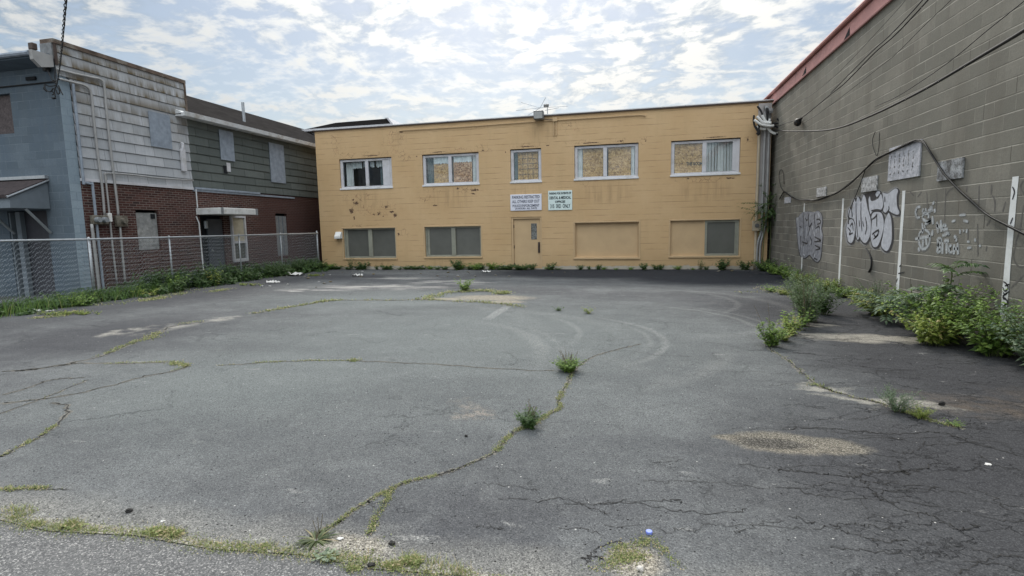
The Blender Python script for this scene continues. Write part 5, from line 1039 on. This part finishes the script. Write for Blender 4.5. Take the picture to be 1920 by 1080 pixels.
def ail2(l, s):
    for (bx, by, hh, nn) in ((4.15, 8.25, .95, 9),):
        s.tube([(bx, by, 0), (bx-.02, by, hh*.5), (bx, by+.02, hh)], .012, 5, .006)
        for k in range(nn):
            a = 6.283*k/nn+q.uniform(-.2, .2); pinnate(l, s, A(bx, by, hh*q.uniform(.6, 1.)), A(math.cos(a)*.8-.1, math.sin(a)*.8, q.uniform(.3, .8)), q.uniform(.35, .5), q, 10, .12, .042, .9)
plant('ailanthus_sapling', (4.15, 8.25), 'upright dark drooping sapling standing highest against the block wall', 'sapling', None, M['leafdk'], M['stem'], ail2)
def vine(l, s):
    for (px, Y) in (((1432, 420), YF-.25), ((1445, 415), YF-.2)):
        p = onY(*px, Y); s.tube([(p[0], p[1], 0), (p[0]+.02, p[1], p[2]*.6), tuple(p)], .012, 5)
    c = onY(1440, 385, YF-.3)
    for e in ((1388, 373), (1388, 380), (1400, 392), (1468, 372), (1470, 385), (1464, 395), (1455, 410), (1420, 410), (1412, 402), (1440, 425), (1425, 428), (1445, 360), (1432, 358), (1456, 358), (1405, 384), (1450, 400), (1438, 405), (1460, 405), (1430, 395)):
        t = onY(*e, YF-.3-q.uniform(0, .25)); c2 = c+A(q.uniform(-.12, .12), q.uniform(-.05, .05), q.uniform(-.35, .2)); d = t-c2; pinnate(l, s, c2, d, np.linalg.norm(d), q, 9, .15, .05, .3)
    for k in range(14):
        p = onY(q.uniform(1420, 1452), q.uniform(345, 440), YF-.2); herb(l, s, p, q, .15, .15, 2, 7, .09, .04)
plant('corner_vine', (4.2, YF-.3), 'dark pinnate sapling growing through the conduits in the wall corner', 'sapling', None, M['leafdk'], M['stem'], vine)
# tall wispy weeds standing in the lot
def wispy(h, sp, ns, nl, L_, W_, br=3):
    return lambda l, s: herb(l, s, A(X_, Y_, 0), q, h, sp, ns, nl, L_, W_, .2, .3, 1.1, .0013 if h < .3 else .003, br)
for (px, h, sp, ns, nl, L_, W_, mt_, lb_, br) in [((1510, 612), .92, .30, 17, 26, .10, .034, 'leafmid', 'tallest wispy dark weed clump in the crack near the block wall', 5), ((1526, 604), .66, .36, 13, 16, .11, .045, 'leafdk', 'leafy dark weed on the right flank of the tallest clump', 2), ((1506, 598), .80, .34, 10, 20, .09, .03, 'leafgrey', 'loose grey green weed leaning behind the tallest clump', 4), ((1494, 618), .40, .26, 12, 12, .11, .055, 'leaf', 'broad leafed weed at the left foot of the tallest clump', 0), ((1545, 590), .62, .36, 26, 20, .09, .042, 'leafdk', 'dark bushy weed just behind the tallest wispy clump', 3), ((1497, 580), .8, .34, 18, 28, .09, .026, 'leafmid', 'slender grey green weed at the back of the tallest clump', 4),
        ((1480, 628), .34, .22, 22, 13, .09, .045, 'leafyel', 'yellow green weed directly left of the tallest clump', 0), ((1446, 650), .34, .2, 20, 14, .08, .04, 'leaf', 'small weed with thin spikes at the left end of the weed row', 3), ((1470, 640), .22, .2, 18, 10, .08, .04, 'leafyel', 'yellowing low weed between the spiky weed and the tall clump', 0),
        ((1445, 547), .22, .35, 14, 8, .10, .05, 'leaf', 'low leafy weed at the end of the shadow edge', 0), ((1470, 552), .2, .4, 14, 8, .10, .05, 'leafyel', 'yellow green low weed beside the end of the shadow edge', 0), ((1505, 555), .5, .5, 18, 14, .07, .03, 'leaf', 'green weed bank behind the tall clump', 2),
        ((1066, 696), .17, .19, 60, 18, .06, .024, 'leaf', 'dense green weed in the middle of the main crack', 0), ((991, 802), .16, .12, 52, 18, .048, .02, 'leafdk', 'dark weed with thin bare spikes on the near part of the main crack', 0),
        ((1104, 588), .14, .14, 12, 8, .08, .02, 'leafyel', 'small bright tuft alone in the middle of the lot', 0), ((1046, 583), .09, .14, 10, 8, .06, .025, 'leafdk', 'small dark tuft alone left of the bright tuft', 0), ((872, 546), .36, .30, 22, 10, .12, .06, 'leaf', 'bright leafy weed on the sandy patch before the door', 0),
        ((1682, 772), .21, .17, 30, 20, .03, .012, 'leafgrey', 'wispy flowering weed on the pale crack at right', 4), ((1725, 783), .11, .12, 46, 14, .04, .007, 'leafyel', 'short yellow tuft right of the wispy flowering weed', 0), ((1790, 798), .05, .10, 14, 6, .05, .008, 'leaf', 'low green tuft at the right end of the pale crack', 0)]:
    X_, Y_, _ = gnd(*px)
    plant('lot_weed', (X_, Y_), lb_, 'weed', 'weeds growing in the lot', M[mt_], M['stem'], wispy(h, sp, ns, nl, L_, W_, br))
# bare spikes on the two crack weeds
for px, n, h, lb_ in (((1066, 696), 12, .25, None), ((991, 802), 7, .22, None), ((1446, 650), 4, .6, None), ((1510, 612), 9, 1.05, None)):
    g0 = gnd(*px); b = MB()
    for k in range(n):
        a = q.uniform(0, 6.283); o = q.uniform(.02, .13)*(h/.24)**.6; e = g0+A(math.cos(a)*o, math.sin(a)*o, h*q.uniform(.55, 1.)); b.tube([g0+A(math.cos(a)*o*.3, math.sin(a)*o*.3, 0), (g0*.45+e*.55)+A(math.cos(a), math.sin(a), 0)*-.01, e], .0028*(h/.24)**.3, 4, .0012, caps=False)
        for j in range(7): 
            t = .5+.5*j/7; aa = q.uniform(0, 6.28); c = g0+A(math.cos(a)*o*(.3+.7*t), math.sin(a)*o*(.3+.7*t), 0); c[2] = e[2]*t; b.tube([c, c+A(math.cos(aa)*.012, math.sin(aa)*.012, .012)], .002, 3, caps=False)
    host = [o for o in COL.objects if o.type == 'EMPTY' and o.name.startswith('lot_weed') and abs(o.location.x-g0[0]) < .02 and abs(o.location.y-g0[1]) < .02][0]
    b.build('spike', M['drystem'], host)

# ------------------------------------------------------------------ cracks with grass
q = random.Random(55)
def crackline(pts, w, jit=.03, k=7):
    P = [gnd(x, y) for x, y in pts]; P = smooth_path(P, k); return [p+A(q.gauss(0, jit), q.gauss(0, jit), 0)*min(1., .25+np.hypot(p[0], p[1])*.06) for p in P]
ck = MB(); gs = MB(); cl = MB()
def ribbon(P, w):
    for i in range(len(P)-1):
        d = P[i+1]-P[i]; L = np.hypot(d[0], d[1]) or 1; n = A(-d[1]/L, d[0]/L, 0); w0, w1 = .7*w*q.uniform(.2, 1.2), .7*w*q.uniform(.2, 1.2); up = A(0, 0, .003)
        ck.quad(P[i]-n*w0+up, P[i+1]-n*w1+up, P[i+1]+n*w1+up, P[i]+n*w0+up)
dt = MB()
def dirt(P, w):
    L_ = [w*q.uniform(.15, 1.3) for _ in P]; R_ = [w*q.uniform(.15, 1.3) for _ in P]
    for i in range(len(P)-1):
        d = P[i+1]-P[i]; L = np.hypot(d[0], d[1]) or 1; n = A(-d[1]/L, d[0]/L, 0); up = A(0, 0, .0018)
        dt.quad(P[i]-n*L_[i]+up, P[i+1]-n*L_[i+1]+up, P[i+1]+n*R_[i+1]+up, P[i]+n*R_[i]+up)
def tufts(P, dens, h, spread, bw, clover=.0):
    for i in range(len(P)-1):
        L = np.linalg.norm(P[i+1]-P[i]); n = int(L*dens*q.choice((.1, .35, .9, 1.5, 2.2)))
        for _ in range(n):
            p = P[i]+(P[i+1]-P[i])*q.random()+A(q.gauss(0, spread), q.gauss(0, spread), 0)
            if q.random() < clover: leaf(gs, p+A(0, 0, q.uniform(0, h*.3)), A(q.gauss(0, 1), q.gauss(0, 1), .35), h*.55, h*.3, q, .2, .2)
            else: blade(gs, p, A(q.gauss(0, .6), q.gauss(0, .6), 1), h*q.uniform(.4, 1.2), bw, q, .6)
main = [(1200, 645), (1160, 655), (1115, 668), (1092, 682), (1072, 700), (1066, 715), (1055, 735), (1048, 752), (1050, 765), (1025, 779), (1000, 795), (968, 808), (945, 828), (928, 848), (885, 868), (855, 880), (820, 891), (765, 904), (730, 918), (690, 940), (655, 962), (628, 983), (600, 998)]
P = crackline(main, .01, .016, 10); ribbon(P, .012)
dirt(crackline(main, 0, .008, 12), .026); P = crackline(main[4:10], 0, .012); tufts(P, 650, .026, .016, .004, .45)
P = crackline(main[9:14], 0, .01); tufts(P, 900, .026, .018, .004, .5)
P = crackline(main[16:21], 0, .008); tufts(P, 1000, .022, .011, .0028, .45)
P = crackline(main[13:17], 0, .008); tufts(P, 160, .018, .008, .003, .4)
P = crackline(main[20:], 0, .008); tufts(P, 500, .022, .009, .0026, .4)
P = crackline([(738, 914), (728, 930), (718, 948), (705, 968), (700, 985), (690, 1005)], 0, .008); ribbon(P, .008); tufts(P, 1100, .024, .014, .0028, .5)
far = dict(jit=.03)
for pts, w, dens, h, sp, bw, cv in [([(475, 588), (510, 582), (545, 576), (575, 571), (605, 565), (640, 563)], .03, 150, .06, .05, .012, .5), ([(640, 563), (700, 563), (752, 563), (792, 562)], .03, 70, .06, .05, .012, .4), ([(600, 566), (625, 564)], .03, 300, .1, .05, .014, .5),
        ([(790, 563), (815, 556), (840, 549), (870, 547), (900, 545), (945, 549)], .0, 260, .10, .09, .013, .6), ([(800, 562), (850, 565), (900, 567), (940, 570), (975, 575)], .03, 130, .07, .07, .012, .5), ([(938, 551), (948, 550)], .0, 400, .12, .08, .014, .6),
        ([(45, 695), (110, 686), (190, 667), (232, 650), (275, 632), (292, 625), (320, 612), (390, 603)], .022, 0, 0, 0, 0, 0), ([(185, 668), (225, 653), (255, 640)], 0, 220, .045, .03, .007, .5), ([(262, 640), (285, 633), (296, 623)], 0, 300, .05, .05, .007, .5), ([(340, 607), (390, 602)], 0, 120, .05, .05, .008, .5),
        ([(0, 697), (60, 692), (140, 682), (240, 681), (330, 680), (350, 687), (320, 697), (270, 706), (200, 725), (100, 746), (0, 757)], .016, 0, 0, 0, 0, 0), ([(200, 682), (260, 680), (325, 679), (348, 687), (325, 695)], 0, 220, .03, .02, .005, .5), ([(325, 680), (350, 687)], 0, 500, .05, .035, .006, .5),
        ([(410, 686), (470, 682), (490, 680), (560, 677), (640, 676), (720, 679), (800, 682), (860, 686), (980, 694), (1040, 695)], .010, 0, 0, 0, 0, 0), ([(480, 680), (560, 677), (640, 676), (672, 677)], 0, 200, .03, .018, .005, .5), ([(655, 677), (672, 676)], 0, 500, .05, .03, .006, .3), ([(405, 686), (440, 684)], 0, 150, .03, .016, .005, .5),
        ([(0, 857), (40, 836), (80, 815), (108, 795), (128, 769), (112, 757), (95, 756)], .012, 0, 0, 0, 0, 0), ([(0, 857), (40, 836), (80, 815), (108, 795)], 0, 500, .028, .012, .004, .5), ([(0, 919), (50, 916), (88, 917)], .01, 700, .028, .014, .0035, .5), ([(88, 917), (130, 918)], .006, 60, .02, .01, .003, .5),
        ([(0, 775), (60, 755), (110, 735), (165, 712)], .010, 20, .02, .02, .005, .4), ([(0, 742), (50, 728), (100, 712), (160, 708)], .012, 0, 0, 0, 0, 0),
        ([(1440, 652), (1465, 668), (1495, 690), (1528, 720), (1575, 738)], .016, 60, .03, .02, .006, .4), ([(1540, 725), (1590, 742), (1640, 754), (1690, 770), (1750, 790), (1805, 803)], .018, 130, .03, .015, .004, .4), ([(1690, 770), (1740, 788), (1800, 802)], 0, 500, .035, .02, .004, .3), ([(1520, 720), (1535, 724)], 0, 400, .04, .03, .005, .3),
        ([(1430, 542), (1470, 548), (1510, 560)], 0, 200, .1, .12, .012, .6), ([(1750, 640), (1775, 641)], 0, 300, .05, .04, .006, .4), ([(1380, 548), (1410, 549), (1435, 549)], 0, 40, .06, .08, .012, .6),
        ([(165, 572), (215, 570), (300, 556), (400, 540)], 0, 60, .08, .12, .012, .5), ([(270, 565), (340, 552)], 0, 260, .08, .10, .012, .6), ([(395, 548), (420, 543)], 0, 200, .07, .12, .012, .6), ([(60, 598), (120, 592), (150, 583)], 0, 200, .08, .06, .01, .6)]:
    P = crackline(pts, 0, .018 if min(y for _, y in pts) > 640 else .04)
    if w: ribbon(P, w)
    if w > .006: dirt(P, w*2.2)
    if dens: tufts(P, dens, h, sp, bw, cv)
# dark hairline cracks of the right half, some as in the photograph, some wandering
for pts, w in [([(1455, 880), (1500, 884), (1540, 889), (1580, 893), (1615, 892), (1650, 886), (1690, 883), (1725, 882), (1750, 872)], .007), ([(1605, 895), (1622, 908), (1640, 926), (1652, 938)], .005), ([(1680, 864), (1690, 884), (1700, 887)], .008), ([(1470, 806), (1530, 802), (1600, 808), (1660, 813), (1730, 811), (1765, 812), (1800, 822), (1850, 838), (1919, 855)], .007), ([(1640, 925), (1690, 955), (1740, 965), (1780, 985), (1800, 995), (1830, 985)], .005), ([(1650, 925), (1720, 918), (1800, 925), (1870, 945), (1919, 952)], .004),
               ([(1560, 985), (1600, 982), (1640, 990), (1690, 990)], .004), ([(1480, 966), (1540, 985), (1600, 1000), (1650, 1015), (1700, 1012)], .004), ([(1560, 1025), (1620, 1034), (1690, 1036)], .004), ([(1100, 1060), (1112, 1035), (1140, 1020), (1170, 1018)], .004), ([(1088, 1048), (1115, 1045), (1130, 1050)], .005), ([(1050, 990), (1090, 992), (1130, 1003)], .003), ([(890, 985), (920, 990), (940, 991)], .003), ([(940, 935), (1010, 938), (1060, 935), (1100, 950), (1140, 965)], .004), ([(1120, 945), (1180, 940), (1250, 938), (1280, 942)], .004), ([(905, 905), (960, 912), (1010, 920)], .003), ([(1230, 868), (1280, 862)], .003),
               ([(1740, 830), (1700, 850), (1660, 842)], .004), ([(1830, 850), (1860, 870), (1919, 885)], .004), ([(1380, 1000), (1420, 985), (1470, 978)], .003), ([(1800, 1075), (1850, 1050), (1919, 1045)], .004)]:
    P = crackline(pts, 0, .024, 9); ribbon(P, w)
for i in range(95):
    if i < 70: x, y = q.uniform(.6, 4.2), q.uniform(2.3, 7.5)
    else: x, y = q.uniform(1.5, 4.2), q.uniform(7, 14)
    a = q.gauss(0, .35)+(math.pi if q.random() < .5 else 0); P = [A(x, y, 0)]; st = .05*(1+y*.12)
    m_ = a
    for k in range(q.randint(14, 60)):
        if q.random() < .12: m_ += q.gauss(0, .45)
        a = m_+q.gauss(0, .65); m_ -= .05*math.sin(m_*2)
        P.append(P[-1]+A(math.cos(a)*st*.5, math.sin(a)*st*.42, 0))
        if q.random() < .03 and k > 5: ribbon([P[-1]]+[P[-1]+A(math.cos(a+1.1)*st*.5*u+q.gauss(0, .006), math.sin(a+1.1)*st*.4*u+q.gauss(0, .006), 0) for u in (1, 2, 3, 4)], .0018)
    ribbon(P, q.uniform(.0015, .0042)*(1+y*.05))
tag(dt.build('crack_dirt', M['grit']), 'pale grit and dirt filling the wider cracks', kind='structure')
tag(ck.build('asphalt_cracks', M['crack']), 'dark cracks wandering across the asphalt lot', kind='structure')
# grass and dry litter along the street edge
P = [A(-3.7, 2.11, 0), A(-3.3, 2.1, 0), A(-2.9, 2.12, 0), A(-2.5, 2.15, 0), A(-2.1, 2.14, 0), A(-1.75, 2.16, 0), A(-1.4, 2.17, 0), A(-1.1, 2.16, 0), A(-.8, 2.15, 0), A(-.4, 2.14, 0)]
P = [p+A(0, q.gauss(0, .012), 0) for p in smooth_path(P, 8)]
tufts(P, 800, .026, .026, .0026, .3); tufts(P, 700, .02, .04, .0022, .2)
for k in range(26):
    c = P[q.randrange(len(P))]+A(q.gauss(0, .05), q.gauss(.01, .025), 0); tufts([c+A(-.03, 0, 0), c+A(.03, .004, 0)], q.choice((600, 1400, 2400)), q.choice((.022, .03, .045)), .014, .0028, q.choice((0, .3, .7)))
tufts([A(-1.35, 2.3, 0), A(-1.1, 2.25, 0), A(-.85, 2.22, 0)], 1300, .03, .05, .0026, .25); tufts([A(-1.1, 2.24, 0), A(-.75, 2.19, 0)], 1200, .05, .02, .003, .0)
tufts([A(-3.6, 2.2, 0), A(-3.4, 2.2, 0)], 700, .05, .025, .003, .0); tufts([A(-2.55, 2.17, 0), A(-2.35, 2.18, 0)], 900, .05, .02, .003, .2)
for c, n, s in (((-.06, 2.53), 260, .05), ((0., 2.58), 160, .05), ((.06, 2.60), 120, .04), ((-.02, 2.46), 300, .07), ((-.14, 2.36), 240, .05), ((-.08, 2.41), 120, .05), ((-.02, 2.34), 160, .09), ((.05, 2.48), 60, .05), ((.07, 2.66), 40, .02)):
    tufts([A(c[0]-s, c[1]-.02, 0), A(c[0]+s, c[1]+.02, 0)], n/(2*s)*.8, .022, .024, .0022, .6)
tufts([A(.12, 2.585, 0), A(.155, 2.53, 0), A(.20, 2.47, 0), A(.215, 2.42, 0)], 1300, .022, .013, .0024, .6)
tag(gs.build('crack_grass', M['grass']), 'yellow green grass and clover growing in the asphalt cracks and street edge', 'grass', kind='stuff')
# strap leaved weed and rosette at the near edge
def strap(px, n, L0, lw):
    def f(l, s):
        g0 = gnd(*px)
        for k in range(n):
            a = q.uniform(0, 6.283); blade(l, g0+A(math.cos(a), math.sin(a), 0)*.01, A(math.cos(a)*1.3, math.sin(a)*1.3, q.uniform(.0, .55)), L0*q.uniform(.5, 1.1), lw, q, .5)
        for k in range(3):
            a = q.uniform(-.4, .4); e = g0+A(.03*k-.02, .01, .10+.02*k); s.tube([g0, (g0+e)/2+A(.008, 0, 0), e], .0022, 4, .0014)
    return f
g0 = gnd(593, 1012); plant('strap_leaf_weed', (g0[0], g0[1]), 'dark strap leaved weed with upright spikes at the near street edge', 'weed', None, mat_leaf('plantain_leaf', (.022, .042, .014), (.11, .14, .05), (.33, .27, .15)), M['drystem'], strap((593, 1012), 70, .12, .011))
def rosette(l, s):
    g0 = gnd(610, 1045)
    for k in range(38):
        a = q.uniform(0, 6.283); r = q.uniform(0, .05); leaf(l, g0+A(math.cos(a)*r, math.sin(a)*r*.8, q.uniform(.003, .014)), A(math.cos(a), math.sin(a), .25), .03, .024, q, .12, .15)
g0 = gnd(610, 1045); plant('rosette_weed', (g0[0], g0[1]), 'pale round leaved rosette weed in front of the strap leaved weed', 'weed', None, mat_leaf('rosette_leaf', (.10, .14, .09), (.30, .36, .24)), M['stem'], rosette)
# ------------------------------------------------------------------ loose things on the ground
def lump(name, px, r, mat, label, cat, flatn=.6, seed=1, jag=.3, group=None, n=3):
    g0 = gnd(*px); b = MB(); b.blob((g0[0], g0[1], r*flatn*.8), r, r*.8, r*flatn, seed, n, jag); return tag(b.build(name, mat), label, cat, group)
g0 = gnd(1217, 1000); cp = thing('bottle_cap', (g0[0], g0[1], 0), 'blue plastic bottle cap lying by the weedy patch', 'bottle cap')
b = MB(); n = 28; b.add([(g0[0]+math.cos(k*2*math.pi/n)*(.0165+(.0007 if (k//1) % 2 else 0)), g0[1]+math.sin(k*2*math.pi/n)*(.0165+(.0007 if k % 2 else 0)), z) for z in (.001, .0125) for k in range(n)]+[(g0[0]+math.cos(k*2*math.pi/n)*.0145, g0[1]+math.sin(k*2*math.pi/n)*.0145, .0145) for k in range(n)], [(k, (k+1) % n, n+(k+1) % n, n+k) for k in range(n)]+[(n+k, n+(k+1) % n, 2*n+(k+1) % n, 2*n+k) for k in range(n)]+[tuple(range(2*n, 3*n))])
b.build('cap', M['cap'], cp, smooth=False)
lump('pale_stone', (1200, 1070), .017, M['stone'], 'pale round stone in the near weedy patch', 'stone', .7, 2)
lump('tar_lump', (735, 1021), .017, M['tar'], 'black tar lump right of the branching crack', 'lump', .6, 3); lump('tar_lump', (696, 1062), .018, M['tar'], 'black lump on the street edge grass', 'lump', .6, 4); lump('tar_lump', (242, 960), .018, M['tar'], 'black lump lying on the open asphalt at left', 'lump', .6, 5)
lump('dark_stone', (1765, 760), .024, M['tar'], 'small dark stone beside the brown stain at right', 'stone', .8, 6); lump('dark_stone', (874, 819), .014, M['tar'], 'tiny dark stone left of the dark crack weed', 'stone', .7, 7)
lump('white_scrap', (637, 1011), .016, M['paper'], 'white scrap beside the strap leaved weed', 'scrap', .3, 8, .4); lump('white_scrap', (1853, 872), .02, M['paper'], 'white scrap on the cracked asphalt at right', 'scrap', .3, 9, .4); lump('white_scrap', (305, 978), .012, M['paper'], 'tiny white scrap on the asphalt near the left street edge', 'scrap', .4, 10, .4)
def litter(px, w, d, h, label, seed):
    g0 = gnd(*px); qq = random.Random(seed); b = MB(); nx, ny = 9, 5
    g = [[(g0[0]+w*(i/(nx-1)-.5)+qq.uniform(-.03, .03)*w, g0[1]+d*(j/(ny-1)-.5)+qq.uniform(-.1, .1)*d, .004+h*abs(math.sin(i*1.3+seed)*math.cos(j*.9+seed))*qq.uniform(.4, 1.)) for j in range(ny)] for i in range(nx)]
    for i in range(nx-1):
        for j in range(ny-1): b.quad(g[i][j], g[i+1][j], g[i+1][j+1], g[i][j+1])
    return tag(b.build('crumpled_litter', M['paper'], smooth=True), label, 'litter')
litter((545, 517), .95, .4, .22, 'long crumpled white plastic in the weeds at the fence end', 1); litter((512, 530), .38, .22, .10, 'small white litter just in front of the crumpled plastic', 2); litter((671, 518), .34, .25, .10, 'white flattened carton on the dirt below the left olive window', 3); litter((912, 511), .3, .2, .12, 'white rag of litter left of the tan door', 4)
litter((81, 583), .42, .18, .05, 'torn white paper on the asphalt at the far left fence', 5); litter((176, 567), .22, .18, .09, 'white paper lump at the left fence post', 6)
q = random.Random(77)
for i in range(44):
    if i < 24: px = (q.uniform(560, 960), q.uniform(509, 520))
    else: px = (q.uniform(960, 1430), q.uniform(505, 512)) if q.random() < .4 else (q.uniform(430, 620), q.uniform(519, 540))
    g0 = gnd(*px); r = q.uniform(.025, .07); g0[1] = min(g0[1], YF-.1)
    b = MB(); b.blob((g0[0], g0[1], r*.3), r, r*.8, r*.5, i, 2, .3)
    tag(b.build('rubble_piece', M[q.choice(('grit', 'soil', 'cinder', 'drystem'))]), 'small piece of rubble or dirt scattered along the yellow wall and fence end', 'rubble', 'rubble along the yellow wall')
# ------------------------------------------------------------------ sky, sun, camera
w = bpy.data.worlds.new('World'); S.world = w; w.use_nodes = True; nt = w.node_tree; nt.nodes.clear()
t = NT.__new__(NT); t.t = nt; t._pos = None
SUN_EL, SUN_AZ = 45., -14.            # azimuth measured from +Y towards +X
d = nt.nodes.new('ShaderNodeTexCoord').outputs['Generated']; dx, dy, dz = t.xyz(d)
sky = t.n('ShaderNodeTexSky', sky_type='NISHITA', sun_disc=False); sky.sun_elevation = math.radians(SUN_EL); sky.sun_rotation = math.radians(SUN_AZ); sky.air_density = 1.2; sky.dust_density = 1.5
hz = t.m('ADD', t.m('MAXIMUM', dz, 0.), .16); cp_ = t.comb(t.m('DIVIDE', dx, hz), t.m('DIVIDE', dy, hz), 0.)
n0 = t.noise(cp_, .75, 3, .55); wv = t.vm('ADD', cp_, t.vm('MULTIPLY', t.comb(t.noise(cp_, 1.3, 3), t.noise(t.vm('ADD', cp_, (5, 9, 0)), 1.3, 3)), (.3, .3, 0)))
n1 = t.noise(wv, 6.2, 5, .5); n2 = t.noise(t.vm('ADD', wv, (3, 3, 0)), 15., 5, .6)
cov = t.m('ADD', t.m('MULTIPLY', n0, .5), t.m('ADD', t.m('MULTIPLY', n1, .75), t.m('MULTIPLY', n2, .35)))
mask = t.mr(cov, .68, .92, 0., 1., True)
sd = A(math.sin(math.radians(SUN_AZ))*math.cos(math.radians(SUN_EL)), math.cos(math.radians(SUN_AZ))*math.cos(math.radians(SUN_EL)), math.sin(math.radians(SUN_EL)))
glow = t.m('MAXIMUM', t.vm('DOT_PRODUCT', d, tuple(sd)), 0.)
el = t.m('ADD', t.mr(dz, .0, .45, .52, .70), t.mr(dz, .45, .9, 0., 1.75)); el = t.m('MULTIPLY', el, t.mr(dy, .25, -.6, 1., 2.3))
br = t.m('MULTIPLY', el, t.m('ADD', 1., t.m('MULTIPLY', t.m('POWER', glow, 5.), .75)))
tone = t.mr(t.m('ADD', t.m('MULTIPLY', n1, .55), t.m('MULTIPLY', n2, .45)), .405, .57, 0., 1., True)
cen = t.vm('DOT_PRODUCT', d, tuple(ray(1120, 60)/np.linalg.norm(ray(1120, 60)))); tone = t.m('ADD', tone, t.mr(cen, .80, .985, -.24, .07), None, True); br = t.m('MULTIPLY', br, t.mr(cen, .80, .99, .96, 1.0))
ccol = t.mix(tone, (.41, .485, .555), (1.0, .995, .955))
bgA = t.n('ShaderNodeBackground'); t.set(bgA.inputs[0], sky.outputs[0]); bgA.inputs[1].default_value = .085
bgB = t.n('ShaderNodeBackground'); t.set(bgB.inputs[0], ccol); t.set(bgB.inputs[1], br)
mx = t.n('ShaderNodeMixShader'); t.set(mx.inputs[0], t.m('ADD', .30, t.m('MULTIPLY', mask, .68))); nt.links.new(bgA.outputs[0], mx.inputs[1]); nt.links.new(bgB.outputs[0], mx.inputs[2])
out = t.n('ShaderNodeOutputWorld'); nt.links.new(mx.outputs[0], out.inputs[0])
sl = bpy.data.lights.new('sun', 'SUN'); sl.energy = 2.3; sl.angle = math.radians(10); sl.color = (1., .95, .87)
so = bpy.data.objects.new('sun', sl); COL.objects.link(so); so.rotation_euler = Vector(sd).to_track_quat('Z', 'Y').to_euler()
cam = bpy.data.cameras.new('camera'); cam.sensor_width = 36; cam.sensor_fit = 'HORIZONTAL'; cam.lens = F/1920*36; cam.clip_end = 3000; cam.clip_start = .05
co = bpy.data.objects.new('camera', cam); COL.objects.link(co)
co.matrix_world = Matrix(((CX[0], CU[0], -CF[0], 0), (CX[1], CU[1], -CF[1], 0), (CX[2], CU[2], -CF[2], 1.6), (0, 0, 0, 1)))
S.camera = co
S.view_settings.view_transform = 'Standard'; S.view_settings.look = 'None'; S.view_settings.gamma = 1; S.view_settings.exposure = 0.31
S.cycles.max_bounces = 6; S.cycles.transparent_max_bounces = 12
